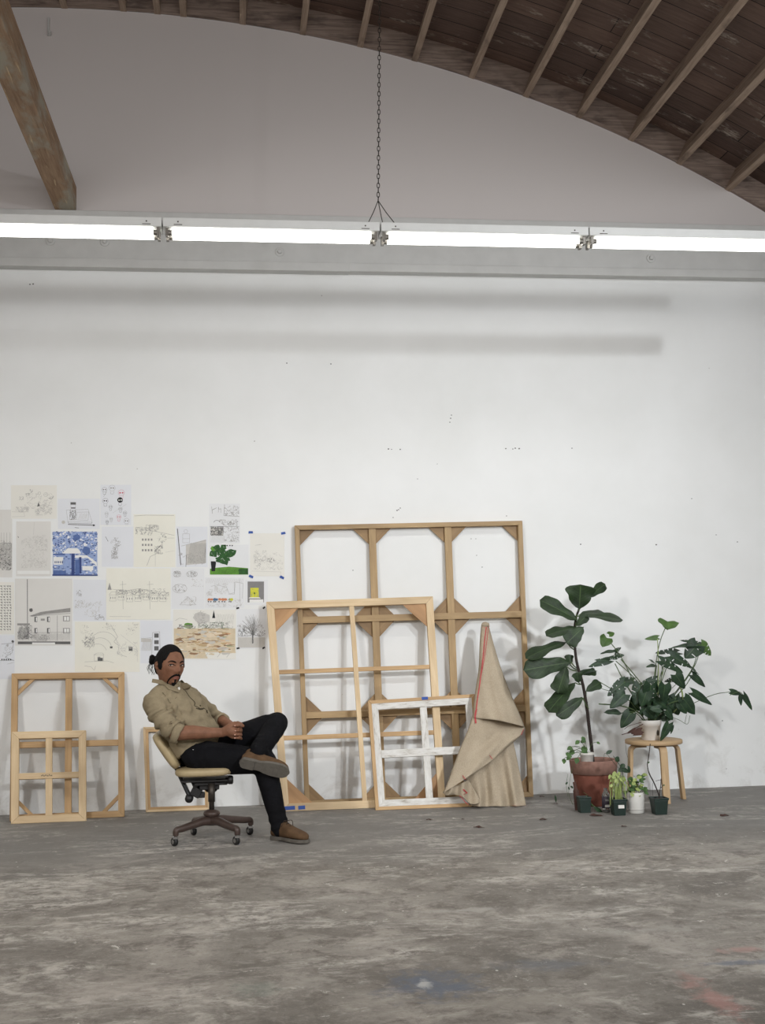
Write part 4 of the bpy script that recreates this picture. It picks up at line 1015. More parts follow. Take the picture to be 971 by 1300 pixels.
sp3 = [onY(x, y, FYY+.02*math.sin(i)) for i, (x, y) in enumerate(stem)]; sp3[0].z = hp*.85
g = G(); cc = curve(sp3, 6); g.tube(cc, [.0135-.006*i/len(cc) for i in range(len(cc))], 10); sub(g, 'trunk', M['stem'], r, True)
g = G(); pg = G()
def figleaf(att, a, b_, w, dy=0, dY=0, **k):
    A = onY(att[0], att[1], FYY); B = pleaf(g, a, b_, w, FYY+dy, dY, **k); pg.tube(curve([A, (A+B)/2+V((0, 0, -.008)), B], 4), .0042, 6)
figleaf((734, 775), Z(578, 262), Z(588, 72), 36, -.05, -.03, up=False, droop=-.05, fold=.1)
figleaf((732, 780), Z(560, 345), Z(290, 178), 23, -.04, .0, up=False)
figleaf((734, 775), Z(640, 175), Z(788, 60), 14, .05, .05)
figleaf((733, 782), Z(600, 312), Z(915, 318), 13, -.05, -.06, droop=.1)
figleaf((732, 782), Z(585, 302), Z(795, 268), 9, .08, .1)
figleaf((731, 790), Z(555, 392), Z(638, 308), 13, -.05, -.03, up=False)
figleaf((731, 795), Z(552, 402), Z(325, 442), 12, -.02, -.03)
figleaf((731, 797), Z(610, 402), Z(488, 520), 22, -.06, -.04, up=False)
figleaf((729, 825), Z(480, 515), Z(163, 606), 12, -.02, -.05)
figleaf((733, 848), Z(515, 672), Z(166, 722), 27, -.05, -.06, up=False, wavy=1)
figleaf((733, 850), Z(505, 690), Z(500, 612), 12, .03, .0, up=False)
figleaf((733, 852), Z(478, 705), Z(412, 905), 22, -.08, -.02, up=False, wavy=1)
figleaf((738, 864), Z(590, 762), Z(720, 738), 10, .03, .05)
figleaf((739, 868), Z(575, 830), Z(560, 752), 13, -.03, -.02, up=False)
figleaf((741, 868), Z(545, 830), Z(333, 1028), 11, -.03, -.08)
figleaf((744, 885), Z(630, 895), Z(748, 822), 14, .02, .02, up=False)
figleaf((747, 900), (740, 886), (708, 908), 19, -.08, -.05, up=False)
figleaf((746, 892), (738, 885), (722, 900), 9, .02, -.03)
sub(pg, 'petioles', M['gstem'], r, True); o = sub(g, 'leaves', M['fig'], r, True)

# little white pot standing on the soil of the terracotta pot
def small_pot(nm, loc, r0, r1, h, mat, label, cat='pot', sq=False, rimh=.0):
    rr = empty(nm, loc); tag(rr, label, 'potted plant')
    g = G()
    if sq:
        for (za, ra, zb_, rb) in ((0, r0, h*.86, r1*.94), (h*.86, r1, h, r1*1.04)):
            q = lambda z, rad: [V(loc)+V((sx*rad, sy*rad, z)) for sx, sy in ((-1, -1), (1, -1), (1, 1), (-1, 1))]
            b0 = len(g.v); g.v += q(za, ra)+q(zb_, rb)+q(zb_, rb*.9)+q(zb_-.006, rb*.88)
            for lv in range(3):
                for i in range(4):
                    j = (i+1) % 4; g.face([b0+lv*4+i, b0+lv*4+j, b0+lv*4+4+j, b0+lv*4+4+i])
            g.face([b0+3, b0+2, b0+1, b0])
        o = sub(g, 'pot', mat, rr); bevel(o, .004)
        g = G(); g.box(V(loc)+V((0, 0, h-.012)), r1*1.8, r1*1.8, .004); sub(g, 'soil', M['soil'], rr)
    else:
        g.lathe([(r0*.9, 0), (r0, .004), (r1, h*.82), (r1*1.06, h*.83), (r1*1.08, h), (r1*.98, h), (r1*.95, h*.9)] if rimh else [(r0*.92, 0), (r0, .004), (r1, h-.003), (r1*.98, h), (r1*.92, h), (r1*.9, h*.85)], loc, 30)
        sub(g, 'pot', mat, rr, True)
        g = G(); g.lathe([(0, h*.9), (r1*.92, h*.88)], loc, 20); sub(g, 'soil', M['soil'], rr)
    return rr
sp_ = pxm(FYY-.1, 745, 970)
wl = onY(745.5, 974.5, FYY-.09); wl.z = hp*.915
k = small_pot('potted_plant', wl, 6.8*sp_, 8.4*sp_, 15*sp_, M['potw'], 'small leafy plant in a white pot standing inside the big terracotta pot', rimh=1)
g = G(); sg = G(); top = wl+V((0, 0, 15*sp_))
random.seed(3)
for tx, ty, sz in ((739, 935, 6), (743, 939, 6), (735, 940, 6), (741, 947, 9), (738, 952, 7), (745, 950, 7), (726, 948, 6), (721, 949, 6), (718, 956, 7), (729, 953, 7), (716, 963, 6), (733, 962, 7), (757, 942, 4), (742, 960, 8), (739, 957, 7), (724, 960, 6)):
    a = onY(tx, ty, FYY-.12+random.uniform(-.05, .06)); d = V((random.uniform(-1, 1), -.4, -.35)).normalized(); B = a; T = a+d*sz*1.3*sp_
    leaf(g, B, T, sz*.9*sp_, V((0, -.8, .6)), 'oval', 0, .2, .1, nl=6, nw=4)
    m_ = (top+a)/2+V((0, 0, .02)); sg.tube(curve([top+V((random.uniform(-.01, .01), 0, -.015)), m_, a], 4), .0018, 5)
sub(sg, 'stems', M['gstem'], k, True); sub(g, 'leaves', M['small'], k, True)

# stool
SY = -.50
sc0 = onY(829.5, 940, SY); ss = pxm(SY, 830, 960); SH = sc0.z
sr = empty('wooden_stool', V((sc0.x, SY, 0))); tag(sr, 'round three-legged bentwood stool of pale birch carrying a large leafy plant', 'stool')
SR = 34.5*ss; seatc = V((sc0.x, SY, SH-.0))
zt_s = SH+.008
g = G(); g.lathe([(0, -.028), (SR-.004, -.028), (SR, -.024), (SR, -.003), (SR-.003, 0), (0, 0)], V((sc0.x, SY, zt_s)), 48); 
sub(g, 'seat', M['stoolw'], sr, True)
def bentleg(ang, lean):
    d = V((math.cos(ang), math.sin(ang), 0)); s = V((-math.sin(ang), math.cos(ang), 0)); c = V((sc0.x, SY, 0)); h = zt_s-.029
    prof = []
    n = 8; rb = .055; r_out = SR*.93
    path = [(r_out-rb-.07, h)]
    for i in range(n+1):
        a = PI/2*(1-i/n); path.append((r_out-rb+rb*math.cos(a), h-rb+rb*math.sin(a)))
    path.append((r_out+lean, .001)); th = .024; wd = .026; g = G()
    ins = [(path[0][0], h-th)]
    for i in range(n+1):
        a = PI/2*(1-i/n); ins.append((r_out-rb+(rb-th)*math.cos(a), h-rb+(rb-th)*math.sin(a)))
    ins.append((r_out+lean-th, .001))
    b0 = len(g.v); L = 0
    for k in range(len(path)):
        for (rr, z) in (path[k], ins[k]):
            for q in (-1, 1): g.v.append(c+d*rr+s*q*wd+V((0, 0, z)))
    for k in range(len(path)-1):
        L0 = L; L += math.dist(path[k], path[k+1]); a = b0+k*4
        for q, w0 in (((a, a+1, a+5, a+4), 0), ((a+3, a+2, a+6, a+7), 0), ((a+2, a, a+4, a+6), .1), ((a+1, a+3, a+7, a+5), .2)):
            g.face(q, [(L0, w0), (L0, w0+.03), (L, w0+.03), (L, w0)])
    g.face([b0+2, b0+3, b0+1, b0]); e = len(g.v); g.face([e-4, e-3, e-1, e-2])
    o = sub(g, 'leg', M['stoolw'], sr); bevel(o, .002)
bentleg(math.radians(0), .028); bentleg(math.radians(180+2), .02); bentleg(math.radians(-88), .02)

# monstera on the stool
MY = SY-.02
mp = onY(826, 942, MY); mp.z = zt_s; ms = pxm(MY, 826, 920)
r = empty('monstera_plant', mp); tag(r, 'wide bushy monstera with split dark leaves in a white plastic pot on the stool', 'potted plant')
g = G(); hpot = 24*ms; g.lathe([(10.2*ms, 0), (10.6*ms, .004), (12.6*ms, hpot*.70), (13.4*ms, hpot*.71), (14*ms, hpot*.98), (13.8*ms, hpot), (12.8*ms, hpot), (12.4*ms, hpot*.85)], mp, 36); sub(g, 'pot', M['potw'], r, True)
g = G(); g.lathe([(0, hpot*.88), (12.5*ms, hpot*.86)], mp, 20); sub(g, 'soil', M['soil'], r)
g = G(); c = mp+V((5.5*ms, -11.2*ms, 9*ms)); g.ball(c, 1.6*ms, .003, 3.6*ms); sub(g, 'label_mark', M['darksteel'], r)
Q = lambda x, y: (760+x/4.624, 770+y/4.624)
lg = G(); bg = G(); st = G(); ps = G(); random.seed(11); heart = mp+V((0, 0, hpot))
def mleaf(a, b_, w, dy=0, dY=0, g_=None, slits=True, stem=True, kind='heart', via=None, rad=.0032, **k):
    g_ = g_ or lg; a2 = Q(*a); b2 = Q(*b_)
    B = pleaf(g_, a2, b2, w/4.624, MY+dy, dY, kind, slits=slits, **k)
    if stem:
        m_ = (heart+B)/2+V((0, 0, .03)) if via is None else onY(*Q(*via), MY+dy*.5)
        st.tube(curve([heart+V((random.uniform(-.03, .03), random.uniform(-.02, .02), -.03)), m_, B], 5), rad, 6)
mleaf((405, 88), (412, 127), 135, -.05, -.05, bg, False, up=False, via=(345, 270), fold=.3)
mleaf((345, 182), (272, 190), 34, .0, 0, bg, False, via=(347, 400))
mleaf((48, 185), (22, 232), 85, -.05, -.03, bg, False, up=False, via=(150, 330))
mleaf((60, 165), (95, 152), 40, -.02, .02, bg, False, stem=False, up=False)
mleaf((600, 222), (480, 185), 26, .02, .04, via=(545, 380)); mleaf((600, 222), (664, 288), 72, -.04, 0, bg, True, up=False, stem=False)
mleaf((578, 225), (510, 300), 120, -.05, -.02, up=False, via=(540, 380), slits=2); mleaf((590, 228), (430, 222), 30, -.03, -.02, stem=False, slits=False)
mleaf((462, 268), (335, 258), 42, .02, 0, via=(380, 350)); mleaf((420, 290), (550, 350), 74, -.06, -.02, up=False, slits=2, via=(390, 380))
mleaf((365, 318), (505, 385), 62, -.08, 0, up=False, via=(370, 400)); mleaf((505, 335), (597, 390), 30, -.02, 0, stem=False)
mleaf((450, 400), (512, 482), 84, -.1, 0, up=False, via=(400, 480), slits=False); mleaf((550, 402), (632, 472), 52, -.02, .0, up=False, via=(480, 500), slits=False)
mleaf((552, 505), (674, 572), 62, -.05, 0, up=False, via=(460, 560), slits=False)
mleaf((340, 345), (278, 348), 18, .0, 0, kind='oval', slits=False, via=(330, 440)); mleaf((330, 335), (295, 305), 14, .05, 0, kind='oval', slits=False, stem=False)
mleaf((450, 425), (385, 440), 34, .06, .02, stem=False); mleaf((335, 428), (238, 455), 50, -.02, 0, via=(330, 520)); mleaf((205, 435), (85, 442), 42, .02, 0, via=(260, 540))
mleaf((150, 445), (55, 520), 78, -.06, -.03, up=False, via=(220, 560)); mleaf((150, 515), (70, 595), 86, -.1, -.03, up=False, slits=False, via=(210, 590), mi=0)
mleaf((245, 465), (212, 578), 96, -.1, -.02, up=False, slits=2); mleaf((305, 460), (295, 585), 108, -.14, 0, up=False, slits=2); mleaf((388, 458), (380, 558), 92, -.16, 0, up=False, slits=False)
mleaf((500, 545), (572, 634), 92, -.1, 0, up=False, slits=False); mleaf((455, 535), (415, 620), 80, -.04, 0, up=False); mleaf((480, 540), (430, 625), 66, .04, 0, up=False)
for a, b_, w in (((300, 540), (260, 640), 90), ((360, 540), (350, 640), 95), ((440, 560), (470, 640), 90), ((220, 540), (190, 640), 84), ((410, 520), (400, 610), 90), ((280, 500), (250, 590), 84), ((330, 600), (310, 665), 80), ((400, 610), (440, 665), 60), ((480, 570), (520, 630), 70), ((120, 500), (110, 590), 80), ((300, 580), (240, 630), 60), ((330, 590), (390, 620), 60), ((280, 610), (330, 660), 64), ((360, 600), (300, 600), 50), ((390, 640), (335, 675), 44), ((420, 650), (370, 670), 36), ((240, 590), (180, 560), 60), ((350, 560), (420, 600), 70), ((260, 560), (320, 600), 60)):
    mleaf(a, b_, w, random.uniform(-.16, .02), 0, up=False, slits=False, stem=False)
mleaf((185, 628), (130, 712), 82, -.1, 0, up=False, slits=False, via=(220, 625)); mleaf((135, 625), (33, 610), 32, -.04, 0, kind='oval', slits=False, via=(210, 620))
mleaf((412, 688), (366, 792), 56, -.15, 0, up=False, slits=False, stem=False); mleaf((432, 700), (425, 750), 22, -.14, 0, up=False, slits=False, stem=False)
mleaf((775, 500), (842, 512), 42, -.02, 0, up=False, slits=False, via=(640, 530), rad=.0024); mleaf((826, 512), (838, 584), 24, -.02, 0, kind='oval', up=False, slits=False, stem=False); mleaf((850, 520), (906, 610), 40, -.02, 0, up=False, slits=False, stem=False)
for pth, gg_, rd in (([(770, 520), (820, 500), (850, 520)], st, .0022), ([(480, 475), (492, 520), (485, 560), (440, 620)], ps, .006), ([(345, 190), (350, 330), (348, 470), (350, 640)], ps, .0035),
                     ([(400, 640), (470, 665), (520, 690), (535, 640)], st, .0018), ([(505, 685), (515, 635)], st, .0015), ([(0, 572), (110, 580), (190, 600), (260, 640)], st, .0045), ([(0, 440), (60, 475), (160, 540), (240, 600)], st, .003), ([(10, 480), (50, 492), (100, 500)], st, .002),
                     ([(130, 310), (200, 390), (280, 500), (310, 640)], st, .0036), ([(95, 335), (150, 440), (230, 560), (300, 650)], st, .0036), ([(100, 320), (190, 400), (260, 480)], st, .003), ([(385, 360), (350, 480), (330, 600)], ps, .003), ([(430, 480), (470, 440), (500, 420)], st, .002)):
    gg_.tube(curve([onY(*Q(x, y), MY-.03) for x, y in pth], 5), rd, 6)
# leaves of the left cluster
for a, b_, w in (((85, 250), (15, 245), 0), ):
    pass
for a, b_, w, up in (((85, 262), (10, 268), 20, None), ((95, 265), (130, 240), 30, False), ((100, 290), (150, 285), 34, None), ((100, 300), (50, 300), 30, False), ((60, 315), (-55, 350), 48, False), ((60, 318), (-20, 312), 30, False), ((-40, 375), (-160, 395), 26, None)):
    B = pleaf(lg, Q(*a), Q(*b_), w/4.624, MY-.02, -.02, 'heart', up=up, slits=w > 28)
sub(st, 'stems', M['gstem'], r, True); sub(ps, 'pale_stems', M['pstem'], r, True); sub(lg, 'leaves', M['mon'], r, True); sub(bg, 'young_leaves', M['monb'], r, True)
g = G()
for a, b_, w in (((250, 728), (190, 745), 42), ((215, 720), (165, 745), 22), ((250, 745), (200, 755), 20)):
    pleaf(g, Q(*a), Q(*b_), w/4.624, MY-.08, 0, 'heart', up=False)
g.tube(curve([onY(*Q(x, y), MY-.08) for x, y in ((260, 690), (215, 715), (175, 740), (135, 752))], 5), .003, 6); g.tube(curve([onY(*Q(x, y), MY-.08) for x, y in ((250, 680), (180, 700), (150, 720))], 5), .002, 6)
sub(g, 'dried_leaves', M['brown'], r, True)

# small pots on the floor
K = lambda x, y: (690+x/4.855, 900+y/4.855)

Y1 = -.90; s1 = pxm(Y1, 740, 1020)
p1 = at(741.5, 1029, Y1); k = small_pot('potted_plant', p1, 6.3*s1, 7.6*s1, 19*s1, M['nursery'], 'small dark plastic pot with a trailing dark stem, leftmost beside the terracotta pot', sq=True)
g = G(); sg = G()
for pth in ([(270, 530), (255, 520), (245, 515)], [(262, 535), (290, 580), (330, 615), (372, 640)], [(180, 590), (155, 520), (165, 420), (180, 360)], [(150, 540), (140, 470), (150, 400)]):
    sg.tube(curve([onY(*K(x, y), Y1-.02) for x, y in pth], 5), .0028 if pth[0][0] == 262 else .0012, 6)
for a, b_, w in (((262, 540), (310, 610), 12), ((310, 605), (372, 645), 24), ((135, 465), (150, 450), 12), ((152, 480), (160, 500), 10), ((70, 530), (80, 580), 12), ((165, 475), (185, 490), 12)):
    pleaf(g, K(*a), K(*b_), w/4.855, Y1-.03, 0, 'oval', up=False)
sub(sg, 'stems', M['gstem'], k, True); sub(g, 'leaves', M['mon'], k, True)
# glass jar candle
Y2 = -.93; p2 = at(769.5, 1028.5, Y2); s2 = pxm(Y2, 769, 1015)
k = empty('glass_bottle', p2); tag(k, 'clear glass bottle with a dark label between the small plastic pots', 'bottle')
g = G(); g.lathe([(4.4*s2, 0), (4.8*s2, .004), (4.8*s2, 21*s2), (3.2*s2, 24*s2), (2.2*s2, 26*s2), (2.2*s2, 29*s2)], p2, 20); sub(g, 'glass', M['glass'], k, True)
g = G(); g.lathe([(0, .003), (4.4*s2, .003), (4.4*s2, 3.6*s2), (0, 3.6*s2)], p2, 20); sub(g, 'dark_liquid', M['black'], k, True)
g = G(); g.lathe([(4.95*s2, 5*s2), (4.95*s2, 19*s2)], p2, 24); sub(g, 'paper_label', plain('purple_black_label', rgb(58, 50, 62), .7), k, True)
g = G(); g.box(p2+V((0, -5.1*s2, 8*s2)), 6*s2, .001, 3*s2); sub(g, 'label_panel', INK['gp'], k)
g = G(); g.box(p2+V((0, -5.1*s2, 15*s2)), 5*s2, .001, 2.5*s2); sub(g, 'label_panel', INK['gr'], k)
# dark green pot w/ pale cascading plant and white tag
Y3 = -1.06; p3 = at(785, 1035, Y3); s3 = pxm(Y3, 785, 1020)
k = small_pot('potted_plant', p3, 7.0*s3, 9.2*s3, 20*s3, M['nursery'], 'dark plastic pot with white tag and pale yellow-green drooping stems', sq=True)
g = G(); g.box(p3+V((1.2*s3, -8.8*s3, 11*s3)), 7.5*s3, .0012, 4*s3, Matrix.Rotation(-.1, 3, 'X')); sub(g, 'white_tag', M['ceramic'], k)
g = G(); sg = G(); top = p3+V((0, 0, 19*s3)); random.seed(5)
for i in range(26):
    a = random.uniform(-1, 1); h_ = random.uniform(20, 36)*s3; b_ = top+V((a*8*s3, random.uniform(-.02, .02), h_*.8)); e = b_+V((a*5*s3+.004, -.02, -random.uniform(8, 28)*s3))
    sg.tube(curve([top+V((a*3*s3, 0, -.01)), (top+b_)/2+V((a*.004, 0, .005)), b_, (b_+e)/2+V((a*.006, -.006, .006)), e], 5), .0017, 5)
for i in range(30):
    a = top+V((random.uniform(-9, 9)*s3, random.uniform(-.03, .02), random.uniform(12, 34)*s3)); leaf(g, a, a+V((random.uniform(-1, 1)*4*s3, -.01, -random.uniform(3, 7)*s3)), 3.4*s3, V((0, -1, .3)), 'oval', 0, .1, .1, nl=5, nw=4)
sub(sg, 'stems', M['pale'], k, True); sub(g, 'leaves', M['pale'], k, True)
g = G()
for a, b_, w in (((470, 365), (535, 390), 30), ((460, 385), (500, 360), 26), ((440, 300), (470, 322), 34), ((385, 275), (425, 255), 22), ((520, 350), (535, 395), 18), ((500, 340), (470, 370), 30)):
    pleaf(g, K(*a), K(*b_), w/4.855, Y3+.03, 0, 'oval', up=False)
g.tube(curve([onY(*K(x, y), Y3+.03) for x, y in ((470, 540), (490, 450), (480, 370), (430, 290))], 5), .002, 5); g.tube(curve([onY(*K(x, y), Y3+.03) for x, y in ((370, 310), (385, 275), (470, 370), (525, 340), (510, 270), (505, 215))], 5), .0012, 5)
sub(g, 'dark_leaves', M['mon'], k, True)
# white ceramic pot
Y4 = -1.0; p4 = at(807, 1031, Y4); s4 = pxm(Y4, 807, 1015)
k = small_pot('potted_plant', p4, 10.2*s4, 10.9*s4, 25*s4, M['ceramic'], 'white ceramic cylinder pot with a bushy variegated green plant')
g = G(); g.lathe([(10.6*s4, 4.2*s4), (10.7*s4, 5.0*s4), (10.75*s4, 5.2*s4)], p4, 30); sub(g, 'foot_groove', M['gp'] if 'gp' in M else INK['gp'], k, True)
g = G(); sg = G(); top = p4+V((0, 0, 24*s4)); random.seed(9)
for i in range(46):
    x = random.uniform(-12, 10); z = random.uniform(-1, 20)+(3 if x > 3 else 0); a = top+V((x*s4, random.uniform(-.05, .03), z*s4)); d = V((random.uniform(-1, 1), -.5, random.uniform(-.5, .5))).normalized()
    leaf(g, a, a+d*7*s4, 5*s4, V((0, -.7, .7)), 'oval', random.choice([0, 0, 1]), .15, .15, nl=5, nw=4)
    if i % 3 == 0: sg.tube([top+V((x*.4*s4, 0, -.01)), a], .0016, 5)
sub(sg, 'stems', M['gstem'], k); sub(g, 'leaves', [M['small'], M['pale']], k, True)
# rightmost dark pot with bare twig
Y5 = -1.09; p5 = at(837, 1034, Y5); s5 = pxm(Y5, 837, 1020)
k = small_pot('potted_plant', p5, 7.2*s5, 9.4*s5, 20*s5, M['nursery'], 'dark plastic pot with one long bare curving twig, in front of the stool', sq=True)
g = G()
g.tube(curve([onY(*K(x, y), Y5) for x, y in ((712, 560), (708, 525), (680, 455), (652, 400), (640, 350), (645, 310), (652, 260), (657, 215))], 6), [.004]*20+[.003]*23, 7)
g.tube(curve([onY(*K(x, y), Y5) for x, y in ((712, 555), (716, 510), (722, 470), (724, 430))], 6), .003, 7)
g.tube(curve([onY(*K(x, y), Y5) for x, y in ((675, 545), (671, 500), (672, 455))], 6), .001, 5)
g.tube(curve([onY(*K(x, y), Y5) for x, y in ((722, 490), (732, 475), (742, 468))], 4), .0016, 5); g.tube(curve([onY(*K(x, y), Y5) for x, y in ((690, 445), (715, 438), (728, 442))], 4), .0014, 5)
sub(g, 'twigs', M['stem'], k, True)
g = G(); pleaf(g, K(735, 472), K(748, 468), 2, Y5, 0, 'oval', up=False); pleaf(g, K(640, 335), K(655, 325), 2, Y5, 0, 'oval', up=False); sub(g, 'buds', M['small'], k, True)
# dark clay object behind left of terracotta pot
p6 = at(731, 1010, -.56); g = G(); g.tube(curve([onY(729, 993, -.78), onY(731, 1004, -.80), at(733, 1020, -.8)], 4), [.012]*4+[.02]*5, 10)
o = g.build('dried_seed_pod', M['brown']); tag(o, 'dark dried brown pod hanging against the left side of the terracotta pot', 'dried pod')

# debris on the floor
random.seed(21)
for i, (px, py, s_, lab) in enumerate(((608, 1051, .035, 'dark leaf scrap on the concrete below the linen cloth'), (545, 1041.5, .022, 'tiny dark leaf scrap on the floor below the whitewashed stretcher'), (576, 1040, .016, 'pale crumb on the floor just left of the linen cloth foot'),
        (690, 1041, .03, 'dark curled scrap on the floor between the linen cloth and the pots'), (688, 1012, .02, 'small dark scrap on the floor right of the largest stretcher foot'), (706, 1021, .02, 'small brown leaf scrap left of the terracotta pot'), (792, 1050, .02, 'brown leaf scrap on the floor in front of the pot with white tag'), (920, 1036, .04, 'flat brown scrap lying alone on the floor at the right'), (757, 1036, .045, 'long dark leaf lying on the floor below the glass bottle'), (588, 1041, .014, 'tiny grit speck on the floor right of the pale crumb'))):
    c = flr(px, py); g = G(); a = random.uniform(-.5, .5); d = V((math.cos(a), math.sin(a), 0))
    leaf(g, c-d*s_+V((0, 0, .006)), c+d*s_+V((0, 0, .006)), s_*.9, V((.1, -.2, 1)), 'oval', 0, .05, .4, 1.5, nl=6, nw=4)
    for p in g.v: p.z = max(p.z, .0015)
    tag(g.build('floor_scrap', M['brown'] if i not in (2, ) else INK['gp'], smooth=True), lab, 'scrap')

# ------------------------------------------------------------------ office chair
CYY = -1.30
def C(px, py, dy=0.0): return onY(px, py, CYY+dy)
hub = (flr(223, 1074.5)+flr(247, 1060.5)+flr(301.5, 1073)+flr(318.5, 1060))/4; hub.x = flr(269, 1066).x; hub.z = 0
ch = empty('office_chair', hub); tag(ch, 'vintage swivel office chair with tan vinyl seat and brown four-spoke base under the man', 'chair')
g = G()
wheels = [flr(223, 1074.5), flr(247, 1060.5), flr(301.5, 1073), flr(318.5, 1060)]
for w_ in wheels: w_.z = 0
hz = 0
hubtop = C(268, 1028)
g.lathe([(.0, hubtop.z-.055), (.03, hubtop.z-.055), (.034, hubtop.z-.03), (.044, hubtop.z-.024), (.052, hubtop.z-.012), (.048, hubtop.z), (.03, hubtop.z+.012), (.022, hubtop.z+.014)], V((hub.x, hub.y, 0)), 28)
sub(g, 'hub', M['brownmetal'], ch, True)
for w_ in wheels:
    g = G(); d = V((w_.x-hub.x, w_.y-hub.y, 0)); L = d.length; d.normalize()
    z0_ = hubtop.z-.055
    pts = [hub+d*0+V((0, 0, z0_)), hub+d*.06+V((0, 0, z0_+.004)), hub+d*(L*.5)+V((0, 0, z0_-.006)), hub+d*(L*.84)+V((0, 0, z0_-.020)), hub+d*(L*.98)+V((0, 0, .092)), hub+d*L+V((0, 0, .060))]
    cv = curve(pts, 6); g.tube(cv, [.029-.014*i/len(cv) for i in range(len(cv))], 12, flat=1.15)
    o = sub(g, 'base_arm', M['brownmetal'], ch, True)
    g = G(); g.tube([w_+V((0, 0, .070)), w_+V((0, 0, .045))], .010, 10); 
    cast = sub(g, 'caster', M['steel'], ch, True)
    ax = V((d.y, -d.x, 0)) if random.random() < .5 else V((.8, .6, 0)); rot = Matrix.Rotation(math.atan2(ax.y, ax.x), 3, 'Z') @ Matrix.Rotation(PI/2, 3, 'Y')
    tr = -V((ax.y, -ax.x, 0)).normalized()*.012
    g = G(); g.lathe([(.004, -.012), (.022, -.012), (.026, -.008), (.026, .008), (.022, .012), (.004, .012)], w_+V((0, 0, .0262))+tr, 20, axis=rot); sub(g, 'wheel', M['black'], cast, True)
    g = G(); g.lathe([(.0, -.0135), (.013, -.0135), (.013, .0135), (0, .0135)], w_+V((0, 0, .0262))+tr, 16, axis=rot); g.box(w_+V((0, 0, .05)), .03, .034, .012); sub(g, 'fork', M['chrome'], cast)
seatz = C(268, 985).z
g = G(); g.tube([V((hub.x, hub.y, hubtop.z)), V((hub.x, hub.y, seatz-.04))], .016, 16); g.tube([V((hub.x, hub.y, hubtop.z+.06)), V((hub.x, hub.y, seatz-.035))], .021, 16); sub(g, 'post', M['darksteel'], ch, True)
# mechanism
g = G(); g.box(C(268, 992), .20, .16, .03); g.box(C(266, 998), .12, .12, .03); g.box(C(262, 989), .30, .22, .012); g.lathe([(.03, -.02), (.045, 0), (.02, .03)], C(268, 1001), 16); bevel(sub(g, 'tilt_mechanism', M['black'], ch), .004)
g = G(); ry = Matrix.Rotation(PI/2, 3, 'Y'); g.lathe([(.012, -.055), (.012, 0), (.020, .002), (.020, .03), (.012, .034)], C(286, 991, -.08), 14, axis=ry); g.lathe([(.018, 0), (.027, .006), (.027, .028), (.018, .034)], C(289, 990, -.1), 16, axis=ry); sub(g, 'tension_knob', M['black'], ch, True)
g = G()
a, b_ = C(221, 969, -.02), C(242, 1014, -.02)
for dy in (-.035, .035):
    g.tube([a+V((0, dy, 0)), b_+V((0, dy, 0))], .010, 8)
dn = (b_-a).normalized(); g.prism([a+V((-.008, -.035, 0)), a+V((.012, -.035, 0)), b_+V((.012, -.035, 0)), b_+V((-.008, -.035, 0))], (0, .07, 0), dn); sub(g, 'back_support_bar', M['black'], ch)
g = G(); g.box(C(249, 1005), .06, .09, .055, Matrix.Rotation(.5, 3, 'Y')); g.box(C(255, 1009), .05, .07, .03); g.box(C(247, 994), .03, .1, .05, Matrix.Rotation(-.4, 3, 'Y')); g.tube([C(252, 1003, 0), C(262, 992, 0)], .02, 10); bevel(sub(g, 'recline_bracket', M['black'], ch), .004)
g = G(); g.lathe([(.014, -.09), (.024, -.085), (.026, -.06), (.018, -.05), (.010, 0)], C(240, 1014), 16, axis=Matrix.Rotation(-PI/2, 3, 'X') @ Matrix.Rotation(PI, 3, 'X')); g.ball(C(240, 1014, -.06), .026, .02, .026); sub(g, 'recline_knob', M['black'], ch, True)
# seat cushion
def cushion(c, ax, ay, az, hx, hy, hz_, e=.55, n=36, crown=.1, bend=0.0, taper=0.0):
    g = G(); rings = []
    m = 10
    for i in range(m+1):
        t = -1+2*i/m; sc_ = (1-abs(t)**3.2*.12)
        if i in (0, m): sc_ = .80
        row = []
        rings.append((t, sc_))
    b0 = 0
    ax, ay, az = V(ax).normalized(), V(ay).normalized(), V(az).normalized()
    for t, sc_ in rings:
        for j in range(n):
            a = 2*PI*j/n; cs, sn = math.cos(a), math.sin(a)
            x = math.copysign(abs(cs)**e, cs)*hx*sc_; y = math.copysign(abs(sn)**e, sn)*hy*sc_*(1-taper*(x/hx))
            g.v.append(V(c)+ax*x+ay*y+az*(t*hz_+bend*((y/hy)**2)))
    k = len(rings)
    for i in range(k-1):
        for j in range(n):
            j2 = (j+1) % n; g.face([i*n+j, i*n+j2, (i+1)*n+j2, (i+1)*n+j])
    for i, sg_ in ((0, -1), (k-1, 1)):
        # crowned caps
        cb_ = len(g.v); 
        for q, rr in enumerate((.75, .4)):
            for j in range(n):
                p = g.v[i*n+j]; cc_ = V(c)+az*(sg_*hz_); off = (p-cc_); off -= az*off.dot(az)
                g.v.append(cc_+off*rr+az*sg_*crown*hz_*(1-rr*rr)*2 + az*bend*((off.dot(ay)*rr/hy)**2))
        g.v.append(V(c)+az*(sg_*hz_*(1+crown*2))); top_ = len(g.v)-1
        for j in range(n):
            j2 = (j+1) % n; f1 = [i*n+j, i*n+j2, cb_+j2, cb_+j]; f2 = [cb_+j, cb_+j2, cb_+n+j2, cb_+n+j]; f3 = [cb_+n+j, cb_+n+j2, top_]
            for f_ in (f1, f2, f3): g.face(f_ if sg_ > 0 else f_[::-1])
    return g
sx = V((1, -.12, .02)).normalized(); sy = V((.12, 1, 0)).normalized(); sz_ = sx.cross(sy)
sub(cushion(C(262, 976.5)+V((0, 0, .0)), sx, sy, sz_, .178, .21, .026, .5, crown=.2), 'seat', M['vinyl'], ch, True)
